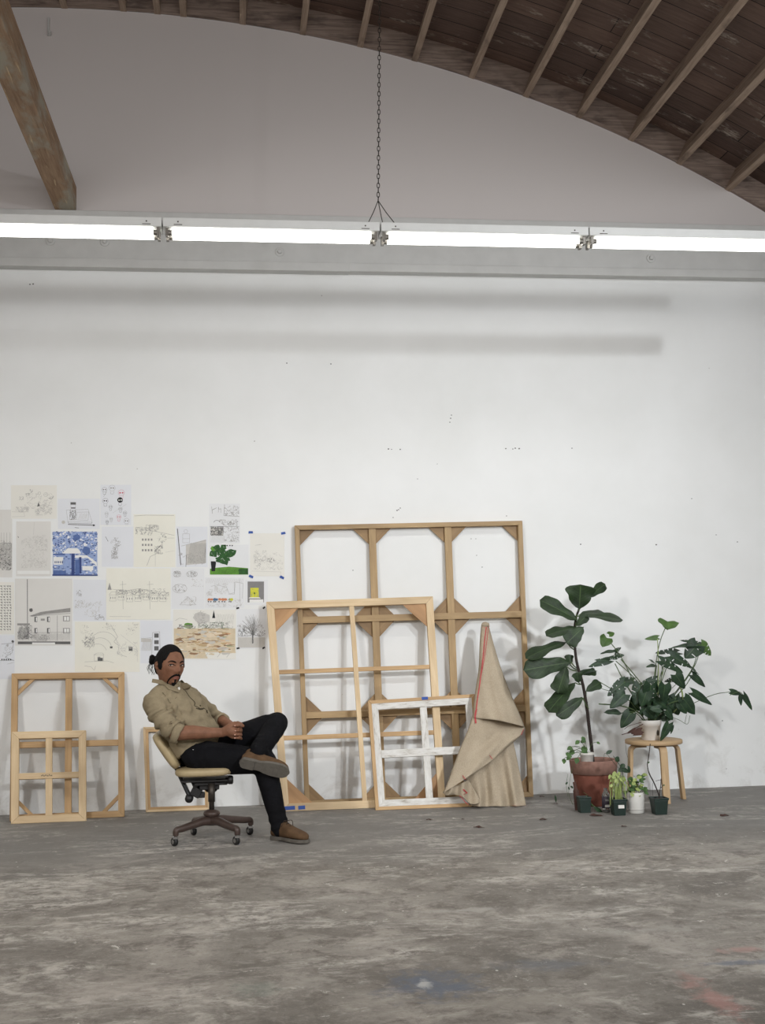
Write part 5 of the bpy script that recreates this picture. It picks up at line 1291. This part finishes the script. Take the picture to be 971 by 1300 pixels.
bt = C(199.5, 932); bb = C(226, 970.5); up_ = (bt-bb).normalized(); by_ = V((.12, 1, 0)); by_ = (by_-up_*by_.dot(up_)).normalized(); bn = by_.cross(up_)
sub(cushion((bt+bb)/2, up_, by_, bn, (bt-bb).length/2+.012, .19, .026, .5, crown=.15, bend=.02), 'backrest', M['vinyl'], ch, True)

# ------------------------------------------------------------------ the seated man
man_o = V((C(256, 960).x, CYY, 0))
man = empty('person', man_o)
tag(man, 'bearded man with tied back black hair, khaki shirt and black trousers, seated with hands clasped', 'person')
# joints
J = dict(pel=C(257, 950, -.0), hipR=C(256, 960, -.09), hipL=C(262, 952, .08), kneeR=C(337, 967, -.12), ankR=C(355, 1050, -.17), kneeL=C(351, 919, .06), ankL=C(326, 956, -.19),
         neck=C(217, 873, -.005), shR=C(195, 892, -.13), shL=C(242, 884, .14), elR=C(223, 931, -.24), wrR=C(282, 930, -.19), elL=C(272, 909, .24), wrL=C(293, 921, .02))
lat = (J['shL']-J['shR']).normalized()
# ---- head (own frame: x to his left, y forward, z up)
HS = 1.10
yaw = math.radians(33); pitch_ = math.radians(-3); roll_ = math.radians(3)
fw = V((math.sin(yaw), -math.cos(yaw), 0)); 
HR = Matrix.Rotation(0, 3, 'Z')
xh = V((math.cos(yaw), math.sin(yaw), 0)); zh = V((0, 0, 1)); yh = fw
fw2 = (fw*math.cos(pitch_)+zh*math.sin(pitch_)).normalized(); zh2 = xh.cross(fw2); zh2 = zh2 if zh2.z > 0 else -zh2
xh2 = (xh*math.cos(roll_)-zh2*math.sin(roll_)).normalized(); zh3 = (zh2*math.cos(roll_)+xh*math.sin(roll_)).normalized()
HC = C(215.2, 845.5, -.03)
def HW(p): return HC+(xh2*p[0]+fw2*p[1]+zh3*p[2])*HS
def g2(x, z, cx, cz, sx_, sz__): return math.exp(-((x-cx)/sx_)**2-((z-cz)/sz__)**2)
def headp(th, ph, extra=0.0):
    # th polar from top, ph azimuth (0 = front)
    x = math.sin(th)*math.sin(ph); y = math.sin(th)*math.cos(ph); z = math.cos(th)
    X = x*.074; Z = z*.115; Y = y*(.094 if y > 0 else .098)
    if z < 0:
        t = -z
        X *= 1-.36*t**1.6
        if y < 0: Y *= 1-.42*t**1.1
        else: Y *= 1-.04*t
        if y > 0: Y += .010*t**2*max(0, 1-abs(X)/.05)
    else:
        X *= 1+.02*z
        if y < 0: Y *= 1.02
    if y > 0:
        f = y
        Y -= .010*g2(X, Z, 0, .085, .08, .04)*f
        Y += .021*g2(X, Z, 0, -.020, .0115, .016)*f + .012*g2(X, Z, 0, .004, .0085, .024)*f
        Y += .006*(g2(X, Z, .012, -.028, .008, .008)+g2(X, Z, -.012, -.028, .008, .008))*f
        Y -= .0125*(g2(X, Z, .031, .012, .017, .011)+g2(X, Z, -.031, .012, .017, .011))*f
        Y += .0045*(g2(X, Z, .03, .030, .022, .007)+g2(X, Z, -.03, .030, .022, .007))*f
        Y += .006*(g2(X, Z, .044, -.014, .02, .018)+g2(X, Z, -.044, -.014, .02, .018))*f
        Y += .009*g2(X, Z, 0, -.055, .024, .014)*f - .0035*g2(X, Z, 0, -.0575, .022, .0028)*f
        Y += .010*g2(X, Z, 0, -.094, .024, .018)*f - .005*g2(X, Z, 0, -.074, .022, .007)*f
    s = 1+extra
    return V((X*s, Y*s, Z*s))
def headgrid(extra=0.0, nt=72, np_=120):
    return [[HW(headp(PI*i/nt, 2*PI*j/np_-PI, extra)) for j in range(np_+1)] for i in range(nt+1)]
body = G(); hg = headgrid()
nt, np_ = len(hg)-1, len(hg[0])-1; b0 = len(body.v)
for i in range(1, nt): body.v += hg[i][:-1]
for i in range(nt-2):
    for j in range(np_):
        j2 = (j+1) % np_; body.face([b0+i*np_+j, b0+i*np_+j2, b0+(i+1)*np_+j2, b0+(i+1)*np_+j])
body.v += [hg[0][0], hg[nt][0]]; tpi, bti = len(body.v)-2, len(body.v)-1
for j in range(np_):
    j2 = (j+1) % np_; body.face([tpi, b0+j2, b0+j]); body.face([bti, b0+(nt-2)*np_+j, b0+(nt-2)*np_+j2])
# ears
for s in (-1, 1):
    for q, (dx, dy, dz, rr) in enumerate(((.076, -.004, .004, .010), (.080, -.010, .014, .008), (.080, -.015, .006, .008), (.079, -.012, -.006, .008), (.076, -.006, -.016, .008), (.079, -.004, .018, .007))):
        body.ball(HW((s*dx, dy, dz)), rr*HS, n=10)
# neck, torso core, arms, legs
nb = J['neck']; body.cap(HW((0, -.018, -.05)), nb+V((0, .01, -.02)), .056, .062); 
body.limb([nb+V((0, 0, -.02)), (nb+J['pel'])/2+V((0, .02, 0)), J['pel']], [.06, .09, .085])
body.limb([J['shR'], J['elR']+V((-.004, 0, .002))], [.045, .042]); body.limb([J['shL'], J['elL']], [.045, .040]); body.cap(J['shR'], nb, .05, .05); body.cap(J['shL'], nb, .05, .05)
mid = J['elR'].lerp(J['wrR'], .35)+V((0, 0, .004)); body.limb([J['elR'], mid, J['elR'].lerp(J['wrR'], .7), J['wrR']], [.044, .043, .034, .028])
mid = J['elL'].lerp(J['wrL'], .4); body.limb([J['elL'], mid, J['wrL']], [.040, .037, .026])
for s in 'RL':
    body.limb([J['hip'+s], J['knee'+s]], [.075, .05]); body.limb([J['knee'+s], J['ank'+s]], [.05, .036]); body.cap(J['pel'], J['hip'+s], .08, .07)
# hands, fingers interlaced
KH = lambda x, y, dy: C(270+x/8.83, 890+y/8.83, dy)
body.limb([J['wrR'], KH(180, 325, -.20), KH(225, 345, -.20)], [.027, .034, .030]); body.limb([KH(190, 300, -.2), KH(232, 290, -.19)], [.026, .022]); body.limb([KH(180, 350, -.2), KH(225, 385, -.19)], [.024, .021])
body.limb([J['wrL'], KH(262, 300, -.04), KH(285, 330, -.06)], [.025, .030, .028]); body.cap(KH(270, 300, -.05), KH(285, 385, -.06), .024, .020)
fr = .0080
nails = []
for i, (y0, y1) in enumerate(((262, 275), (308, 333), (356, 378), (396, 414))):
    # his right hand's fingers reach over to the far side
    k0 = KH(228, y0+4, -.195); k1 = KH(286, y0+2, -.190); k2 = KH(322-i*5, y0+6, -.150); k3 = KH(318, y0+14, -.10)
    body.limb([k0, k1, k2, k3], [fr*1.15, fr, fr*.95, fr*.85], 10)
    # left hand's fingers come back between them, tips on the back of the right hand
    q0 = KH(318, y0+24, -.10); q1 = KH(318, y0+26, -.165); q2 = KH(290, y1-1, -.214); q3 = KH(254+(6 if i == 1 else 0), y1, -.226)
    body.limb([q0, q1, q2, q3], [fr*1.1, fr*1.02, fr*.95, fr*.85], 10); nails.append((q3, q2))
body.limb([KH(200, 262, -.19), KH(245, 248, -.17), KH(292, 252, -.15), KH(318, 268, -.14)], [.013, .0115, .010, .009], 10)
body.limb([KH(240, 262, -.07), KH(280, 244, -.10), KH(318, 256, -.13), KH(340, 280, -.15)], [.013, .0115, .010, .009], 10)
bo = sub(body, 'body', M['skin'], man, True); remesh(bo, .0031, 2, .3)
def bvh_of(o):
    mw = Matrix.Translation(origin_of(o)); me = o.data
    return BVHTree.FromPolygons([mw @ v.co for v in me.vertices], [tuple(p.vertices) for p in me.polygons])
bb_ = bvh_of(bo)
def hit(bv, px, py, off=.0, fb=None):
    d = ray(px, py).normalized(); h = bv.ray_cast(CAM, d)
    return (h[0]-d*off) if h[0] is not None else (fb if fb is not None else onY(px, py, HC.y-.06))
HZ = lambda x, y: (170+x/7.47, 800+y/7.47)
def FH(x, z, off=0.0):
    """point on the face surface at head-frame x, z"""
    h = bb_.ray_cast(HW((x, .25, z)), -fw2)
    p = h[0] if h[0] is not None else HW((x, .08, z)); return p+fw2*off
rot = Matrix((xh2, fw2, zh3)).transposed()
for s in (-1, 1):
    ex, ez = s*.0315, .0085
    c = FH(ex, ez, -.0042); g = G(); g.ball(c, .0142, .0078, .0058, rot, 18); e = sub(g, 'eye', M['eyew'], man, True)
    look = V((-.003, 0, .0)) ; ci = FH(ex-.0052, ez+.0004, .0034)
    g = G(); g.ball(ci, .0062, .0026, .0056, rot, 14); sub(g, 'iris', M['iris'], e, True)
    g = G(); cv = curve([FH(ex+dx, ez+dz, of) for dx, dz, of in ((-.0165, -.002, .0012), (-.010, .0038, .0035), (0, .0062, .0042), (.010, .0044, .0035), (.0165, -.0005, .0012))], 5)
    g.tube(cv, [.0018+.0016*math.sin(PI*i/(len(cv)-1)) for i in range(len(cv))], 8); g2_ = g; sub(g, 'eyelashes', M['hair'], e, True)
    g = G(); cv = curve([FH(ex+dx, ez+dz, of) for dx, dz, of in ((-.017, .001, .0), (-.010, .0072, .0028), (0, .0098, .0036), (.010, .0078, .0028), (.017, .002, .0))], 5); g.tube(cv, .0034, 8); sub(g, 'upper_eyelid', M['skin'], e, True)
    g = G(); cv = curve([FH(ex+dx, ez+dz, of) for dx, dz, of in ((-.016, -.004, .0), (-.008, -.0072, .0022), (.004, -.0076, .0022), (.015, -.004, .0))], 5); g.tube(cv, .0028, 8); sub(g, 'lower_eyelid', M['skin'], e, True)
    g = G(); cv = curve([FH(s*a, z_, .0006) for a, z_ in ((.012, .0235), (.024, .0300), (.038, .0315), (.050, .0245))], 6)
    g.tube(cv, [.0018+.0026*math.sin(PI*(i/(len(cv)-1))**.7) for i in range(len(cv))], 8, flat=.8); sub(g, 'eyebrow', M['hair'], man, True)
g = G(); cv = curve([FH(x, z, .0004) for x, z in ((-.022, -.0570), (-.010, -.0545), (0, -.0555), (.010, -.0545), (.022, -.0570))], 5); g.tube(cv, [.0018+.0024*math.sin(PI*i/(len(cv)-1)) for i in range(len(cv))], 8)
cv = curve([FH(x, z, .0002) for x, z in ((-.018, -.0610), (-.008, -.0635), (.008, -.0635), (.018, -.0610))], 5); g.tube(cv, [.0018+.0034*math.sin(PI*i/(len(cv)-1)) for i in range(len(cv))], 8); sub(g, 'lips', M['lip'], man, True)
g = G()
for s in (-1, 1):
    cv = curve([FH(s*x, z, .0002) for x, z in ((.001, -.0425), (.010, -.0445), (.020, -.0500), (.028, -.0600), (.031, -.0720), (.030, -.0800))], 5)
    g.tube(cv, [(.0072-.0034*(i/(len(cv)-1))) for i in range(len(cv))], 10, flat=.9)
sub(g, 'moustache', M['hair'], man, True)
g = G()
for s in (-1, 1):
    cv = curve([FH(s*x, z, -.0005) for x, z in ((.031, -.0720), (.030, -.0840), (.024, -.0950), (.012, -.1020), (0, -.1040))], 5); g.tube(cv, [.0030+.0058*(i/(len(cv)-1)) for i in range(len(cv))], 10)
for x, z, r_ in ((0, -.071, .0052), (.003, -.075, .0052), (-.003, -.075, .0052), (0, -.082, .0062), (0, -.090, .0085), (.010, -.092, .007), (-.010, -.092, .007), (0, -.100, .0105), (.012, -.102, .008), (-.012, -.102, .008), (0, -.110, .009)):
    g.ball(FH(x, z, -.001 if z > -.105 else -.006), r_, n=10)
bo2 = sub(g, 'goatee', M['hair'], man, True); remesh(bo2, .0022, 2)
# hair
def smooth01(t): t = max(0, min(1, t)); return t*t*(3-2*t)
g = G(); P = []; NT_, NP_ = 70, 110
for i in range(NT_+1):
    row = []
    for j in range(NP_+1):
        th = PI*i/NT_*.74; ph = 2*PI*j/NP_-PI; a = abs(ph)
        # hairline height by azimuth: forehead high, temple, sideburn, nape
        if a < .55: hl = .078-.006*(a/.55)
        elif a < 1.1: hl = .072-.046*smooth01((a-.55)/.5)
        elif a < 1.42: hl = .026-.052*smooth01((a-1.1)/.14)
        elif a < 1.70: hl = -.026+.044*smooth01((a-1.42)/.2)
        else: hl = .018-.075*smooth01((a-1.70)/.5)
        p = headp(th, ph); e = smooth01((p.z-hl)/.014)*.0100-.004
        e += .0012*math.sin(ph*40+th*6)*(1 if e > 0 else 0)
        q = p*(1+0)+p.normalized()*e; row.append(HW(q))
    P.append(row)
g.grid(P); ho = sub(g, 'hair', M['hair'], man, True)
g = G(); bc = HW((0, -.112, .030)); bc = C(194.5, 837.5, .045)
g.ball(bc, .027, .027, .026, n=18); g.ball(bc+V((-.008, 0, -.012)), .020, n=14); g.ball(bc+V((-.006, -.004, .014)), .018, n=14)
g.cap(bc, HW((0, -.085, .03)), .022, .03); sub(g, 'hair_bun', M['hair'], man, True)
g = G(); random.seed(4)
for i in range(16):
    a = C(random.uniform(191, 197), random.uniform(839, 845), .02); b2_ = C(random.uniform(187, 197), random.uniform(850, 858), .02); g.tube(curve([a, (a+b2_)/2+V((random.uniform(-.02, .005), 0, 0)), b2_], 4), .0009, 4)
sub(g, 'loose_strands', M['hair'], man, True)
g = G()
for (tip, prev) in nails:
    d = (tip-prev).normalized(); c = tip+V((0, -.0075, 0))+d*.004; g.ball(c, .0048, .0022, .0042, n=8)
sub(g, 'fingernails', M['nail'], man, True)

# ---- shirt
sh = G()
front = V((.52, -.66, .54))
up0 = (J['neck']-J['pel']).normalized()
def fr_(l): f_ = up0.cross(l); return (f_ if f_.y < 0 else -f_).normalized()
latp = V((.62, .78, .0)).normalized()
L0 = lat
rings = []
spec = [ # px, py, dy, halfwidth, halfdepth, exponent, mix
 (251, 957, .0, .165, .118, .9, 1), (249, 945, .0, .172, .132, .9, .9), (244, 932, -.01, .175, .140, .9, .8), (238, 920, -.01, .175, .138, .88, .6), (232, 908, -.01, .180, .132, .85, .4), (226, 897, -.01, .188, .122, .8, .2), (221, 887, 0, .182, .110, .8, .0), (217.5, 880, 0, .14, .088, .9, 0), (216, 874, 0, .085, .070, 1, 0)]
for px, py, dy, hw, hd, e, m_ in spec:
    l = L0.lerp(latp, m_*.6).normalized(); f_ = up0.cross(l); f_ = f_ if f_.y < 0 else -f_
    rings.append((C(px, py, dy), l, f_, hw, hd, e))
sh.loft(rings, 40)
shR = J['shR']; elR = J['elR']
sh.limb([shR+V((.0, .0, -.002)), shR.lerp(elR, .45)+V((-.012, 0, .0)), elR+(shR-elR).normalized()*.035+V((-.004, 0, .0))], [.070, .068, .062], 20)
sh.cap(shR, C(215, 886, 0), .068, .075); sh.cap(C(209, 877, -.04), shR+V((0, 0, .01)), .058, .060); sh.cap(C(226, 875, .05), J['shL']+V((0, 0, .004)), .048, .052); sh.cap(C(213, 874, .0), C(221, 876, 0), .072, .068); sh.cap(J['shL'], C(224, 884, 0), .060, .07)
sh.limb([J['shL'], J['shL'].lerp(J['elL'], .5)+V((0, 0, .006)), J['elL']], [.054, .052, .047], 18); sh.cap(J['elL'], J['elL'].lerp(J['wrL'], .42), .050, .044)
so = sub(sh, 'shirt', M['shirt'], man, True); remesh(so, .007, 6, .5)
# hollow the collar area and add folds
ow = V(origin_of(so))
sleeve_ax = (elR-shR)
for v in so.data.vertices:
    p = v.co+ow; n_ = v.normal
    t = (p-shR).dot(sleeve_ax)/sleeve_ax.length_squared
    dist = (p-(shR+sleeve_ax*max(0, min(1, t)))).length
    w_ = 0
    nz = noise.noise(V((p.x*9, p.y*9, p.z*14)))
    if dist < .095 and t > .15:
        w_ += .0095*math.sin((t*20)+nz*3.6+p.x*22)*smooth01((t-.1)/.3)+.003*math.sin(t*41+nz*6)
    else:
        a = (p-J['pel']).dot(up0); q = (p-J['pel']).dot(L0)
        w_ += .0062*math.sin(a*58+q*20+nz*3.8)*smooth01((.40-a)/.2)+.004*math.sin(a*30-q*34+nz*4)
    w_ += .005*nz
    v.co += n_*w_
sb = bvh_of(so)
# rolled cuff
def roll_cuff(c, d, r_, h, par, name='rolled_cuff'):
    g = G(); d = d.normalized(); u = d.orthogonal().normalized(); w_ = d.cross(u); m = Matrix((u, w_, d)).transposed()
    g.lathe([(r_*.80, -h*.2), (r_*.98, -h*.28), (r_*1.05, 0), (r_*1.06, h*.5), (r_*1.01, h*.95), (r_*.9, h), (r_*.72, h*.8), (r_*.7, h*.1)], c, 28, axis=m)
    for v_ in g.v: v_ += V((noise.noise(v_*30), noise.noise(v_*31+V((5, 0, 0))), noise.noise(v_*29)))*.005
    return sub(g, name, M['shirt'], par, True)
cuffd = (J['wrR']-elR).normalized()*.55+(elR-shR).normalized()*.45
roll_cuff(elR+V((-.004, 0, .004)), cuffd, .058, .036, so)
roll_cuff(J['elL'].lerp(J['wrL'], .40), (J['wrL']-J['elL']), .046, .03, so)
# collar and placket
def band(bv, pts, w, off, mat, name, par, thick=.003, n=5):
    cv = curve([hit(bv, *p, off) for p in pts], n); g = G(); rows = []
    for i, p in enumerate(cv):
        d = (cv[min(i+1, len(cv)-1)]-cv[max(i-1, 0)]).normalized(); view = (p-CAM).normalized(); s = d.cross(view).normalized(); rows.append([p-s*w/2, p+s*w/2])
    g.grid(rows); o = sub(g, name, mat, par, True); m = o.modifiers.new('t', 'SOLIDIFY'); m.thickness = thick; m.offset = 0; return o
band(sb, [HZ(*p) for p in ((455, 545), (490, 580), (525, 630), (560, 665), (578, 690), (572, 715))], .0045, .0012, M['shirtdk'], 'placket_edge', so)
band(sb, [HZ(*p) for p in ((575, 718), (620, 738), (600, 746), (650, 742), (680, 752), (700, 785), (735, 812), (765, 845), (790, 892))], .0042, .0012, M['shirtdk'], 'placket_edge', so)
band(sb, [HZ(*p) for p in ((590, 742), (640, 752), (665, 738))], .006, .0015, M['shirtdk'], 'placket_edge', so)
for p in ((470, 560), (628, 716), (692, 768), (752, 828)):
    g = G(); c = hit(sb, *HZ(*p), .002); g.ball(c, .005, .002, .005, n=10); sub(g, 'button', M['shirtdk'], so, True)
# collar
def poly_patch(bv, outline, off, thick, mat, name, par, inner=None):
    pts = [hit(bv, *HZ(*p), off) for p in outline]
    g = G(); b0 = len(g.v); g.v += pts; g.face(list(range(len(pts)))); o = sub(g, name, mat, par, False)
    m = o.modifiers.new('t', 'SOLIDIFY'); m.thickness = thick; m.offset = 0; bevel(o, .0015); return o
g = G(); nk = []
cn = J['neck']+V((.0, 0, .004))
ctr = C(217.5, 868.5, 0); cl_l = L0; cl_f = fr_(L0)
rows = []
for i in range(33):
    a = -PI*.86+2*PI*.86*i/32       # opening at the front
    back_ = V(cl_l)*math.sin(a)-cl_f*math.cos(a)
    r_ = .066
    hgt = .026+.012*math.cos(a)
    base_ = ctr+back_*r_-up0*.028; topp = ctr+back_*(r_-.003)+up0*(hgt-.016); rows.append([base_, topp, topp+back_*.006, base_+back_*.016-up0*.014])
g.grid(rows); o = sub(g, 'collar', M['shirt'], so, True); m = o.modifiers.new('t', 'SOLIDIFY'); m.thickness = .002
both = bvh_of(so)
def flap(pts, name, mat, off=.004, th=.003):
    g = G(); P3 = [hit(both, *HZ(*p), off) for p in pts]; g.v += P3; g.face(list(range(len(P3)))); o = sub(g, name, mat, so); m = o.modifiers.new('t', 'SOLIDIFY'); m.thickness = th; m.offset = 0; bevel(o, .002); return o
flap([(175, 462), (290, 478), (345, 510), (440, 565), (425, 592), (330, 560), (290, 522), (200, 500), (168, 495)], 'collar_flap', M['shirt'], .010)
flap([(442, 500), (500, 500), (545, 530), (520, 560), (480, 560), (450, 540)], 'collar_flap', M['shirt'], .008)
flap([(412, 548), (432, 536), (440, 560), (426, 566)], 'undershirt', M['tee'], .014, .001)
# chest pocket seam
band(sb, [HZ(*p) for p in ((270, 590), (320, 650), (345, 690), (400, 640), (460, 610))], .002, .0006, M['shirtdk'], 'seam', so, .001)

# ---- trousers
tg = G()
pel = J['pel']
tg.loft([(C(240, 964, 0), (.2, 1, 0), (-.6, 0, .8), .15, .085, .9), (C(250, 958, 0), (.2, 1, 0), (-.6, 0, .8), .175, .11, .85), (C(262, 951, 0), (.2, 1, 0), (-.6, 0, .8), .165, .115, .9), (C(272, 944, 0), (.2, 1, 0), (-.6, 0, .8), .12, .09, 1)], 32)
hr, hl_, kr, kl, ar, al = J['hipR'], J['hipL'], J['kneeR'], J['kneeL'], J['ankR'], J['ankL']
tg.limb([hr+V((-.02, 0, -.0)), hr.lerp(kr, .35)+V((0, 0, -.004)), hr.lerp(kr, .75), kr], [.098, .097, .082, .072], 22)
tg.limb([kr, kr.lerp(ar, .3)+V((-.006, 0, 0)), kr.lerp(ar, .7), ar+V((.002, 0, -.002))], [.072, .070, .058, .054], 20)
tg.limb([hl_, hl_.lerp(kl, .4), hl_.lerp(kl, .8), kl], [.098, .092, .080, .074], 22)
tg.limb([kl, kl.lerp(al, .4)+V((.006, 0, 0)), kl.lerp(al, .97)], [.074, .068, .054], 20)
tg.cap(C(243, 962, .02), C(262, 962, .05), .085, .09)
to = sub(tg, 'trousers', M['denim'], man, True); remesh(to, .008, 5, .5)
ow = V(origin_of(to))
for v in to.data.vertices:
    p = v.co+ow; nz = noise.noise(p*9)
    w_ = .004*nz
    for (jt, ax, f_) in ((kr, (ar-kr).normalized(), 60), (ar, (ar-kr).normalized(), 75), (hr, (kr-hr).normalized(), 50), (al, (al-kl).normalized(), 70), (kl, (al-kl).normalized(), 50)):
        d_ = (p-jt).length
        if d_ < .17: w_ += .0045*math.sin((p-jt).dot(ax)*f_*1.4+nz*5)*(1-d_/.17)
    v.co += v.normal*w_
tb = bvh_of(to)
for x, y in ((320, 527), (342, 546)):
    g = G(); g.ball(hit(tb, 150+x/3.596, 800+y/3.596, .001), .0045, n=8); sub(g, 'rivet', M['chrome'], to, True)

# ---- shoes
def shoe(heel, axis, upv, label_parts=True, L=.295):
    """heel: world point at the sole's back end; axis toe direction; upv away from sole"""
    x = V(axis).normalized(); z = (V(upv)-x*V(upv).dot(x)).normalized(); y = z.cross(x)
    Wp = lambda a, b_, c: heel+x*a+y*b_+z*c
    st_ = [(.0, .020, .040), (.02, .032, .075), (.06, .036, .098), (.10, .038, .094), (.14, .042, .076), (.18, .046, .062), (.22, .048, .050), (.255, .042, .042), (.28, .028, .034), (.292, .012, .026)]
    g = G(); rings = []
    for a, hw, h in st_:
        rings.append((Wp(a, 0, .018+h/2*.96), y, z, hw, h/2, .72))
    g.loft(rings, 28); so_ = sub(g, 'shoe', M['suede'], man, True); remesh(so_, .0045, 4, .5)
    g = G(); m = 24; out = []
    for i in range(m+1):
        t = i/m; a = -.008+.308*t
        hw = .034+.014*smooth01((t-.3)/.4) if t > .1 else .034
        if t < .1: hw = .034*math.sqrt(max(0, 1-((.1-t)/.1)**2))
        if t > .78: hw = .048*math.sqrt(max(0, 1-((t-.78)/.22)**2))
        if .3 < t < .5: hw -= .004*math.sin((t-.3)/.2*PI)
        out.append((a, max(hw, .001)))
    pts = [Wp(a, hw, 0) for a, hw in out]+[Wp(a, -hw, 0) for a, hw in out[::-1]]
    g.prism(pts, z*.020, x); o = sub(g, 'sole', M['crepe'], so_); bevel(o, .003)
    g = G(); pts = [Wp(a, hw*.96, -.006) for a, hw in out[:8]]+[Wp(a, -hw*.96, -.006) for a, hw in out[:8][::-1]]
    g.prism(pts, z*.008, x); sub(g, 'heel_pad', M['crepe'], so_)
    g = G()
    for k in range(3):
        a = .105+.022*k; h = .018+(.094-(k*.013)); g.tube(curve([Wp(a, -.026, h-.018), Wp(a+.004, 0, h+.004), Wp(a+.002, .026, h-.018)], 5), .0024, 6)
    g.tube(curve([Wp(.112, 0, .112), Wp(.13, -.03, .118), Wp(.12, -.045, .085)], 5), .002, 6); g.tube(curve([Wp(.112, 0, .112), Wp(.135, .03, .115), Wp(.13, .045, .08)], 5), .002, 6)
    sub(g, 'laces', M['lace'], so_, True)
    g = G(); m_ = Matrix((x, y, z)).transposed(); g.lathe([(.043, 0), (.045, .01), (.041, .020), (.036, .016), (.036, 0)], Wp(.06, 0, .094), 24, axis=m_); sub(g, 'ankle_collar', M['suede'], so_, True)
    return so_
h1 = flr(347, 1073); h1.z = .004
toe = flr(391, 1077.5); ax1 = V((toe.x-h1.x, toe.y-h1.y-.05, 0)).normalized()
ank = J['ankR']; h1 = V((ank.x, ank.y, .006))-ax1*.062
shoe(h1, ax1, (0, 0, 1))
# crossed foot: sole shown to the room
h2 = C(305.5, 968, -.27); t2 = C(361, 981, -.27); ax2 = (t2-h2).normalized(); n2 = V((.0, .86, .51))
shoe(h2, ax2, n2)
g = G(); g.tube([J['ankL'].lerp(J['kneeL'], .2), C(322, 962, -.2)], [.042, .040], 16); sub(g, 'sock', M['denim'], man, True)

# ------------------------------------------------------------------ lights
def area(name, loc, sx, sy, power, target=None, color=(1, 1, 1), spread=180):
    d = bpy.data.lights.new(name, 'AREA'); d.shape = 'RECTANGLE'; d.size = sx; d.size_y = sy; d.energy = power; d.color = color; d.spread = math.radians(spread)
    o = bpy.data.objects.new(name, d); COL.objects.link(o); o.location = loc
    dr = V(target)-V(loc) if target is not None else V((0, 0, -1))
    o.rotation_euler = dr.to_track_quat('-Z', 'Y').to_euler(); return o
xm = (bounds[0]+bounds[6])/2
# the hanging row itself, light leaves the strip downwards between tubes and housing
for k in range(len(bounds)-1):
    area('strip_glow', ((bounds[k]+bounds[k+1])/2, FY, zh0-.004), bounds[1]-bounds[0]-.12, .09, 11, color=(1, .985, .94))
area('strip_glow', (bounds[0]-1.3, FY, zh0-.004), 2.4, .14, 20, color=(1, .985, .94))
# rows further back in the room, behind the camera's view; last, an added upward fill
area('rear_strip', (4.3, -7.0, 4.66), .25, .3, 60, (2.2, 0, 1.1), (.93, .97, 1), 80)
area('rear_strip', (4.2, -9.3, 3.42), .4, .38, 56, (1.3, 0, .0), (.94, .97, 1), 75)
area('rear_strip', (-3.4, -9.3, 3.42), .4, .38, 32, (1.3, 0, -.8), (1, .97, .93), 66)
area('room_fill', (-1.5, -6.5, 4.0), 6, 2.5, 36, (-1, -6, 0), (1, .98, .95))
area('room_fill', (1.0, -13, 4.0), 8, 3, 60, (1, -10, 0), (1, .98, .95))
area('upward_fill', (-.5, -7.5, 3.0), 7, 2.5, 155, (-.5, -3.5, 6), (1, .97, .95))  # added fill without a fixture, lifts the upper wall and ceiling
w = bpy.data.worlds.new('world'); sc.world = w; w.use_nodes = True
w.node_tree.nodes['Background'].inputs['Color'].default_value = (.9, .93, 1, 1); w.node_tree.nodes['Background'].inputs['Strength'].default_value = .3
sc.view_settings.view_transform = 'Standard'
sc.view_settings.look = 'None'
sc.view_settings.exposure = -0.24
sc.cycles.use_denoising = True
sc.cycles.max_bounces = 7
sc.cycles.diffuse_bounces = 4
sc.cycles.sample_clamp_indirect = 6
sc.render.film_transparent = False
for o in list(sc.objects):
    if '_o' in o: del o['_o']
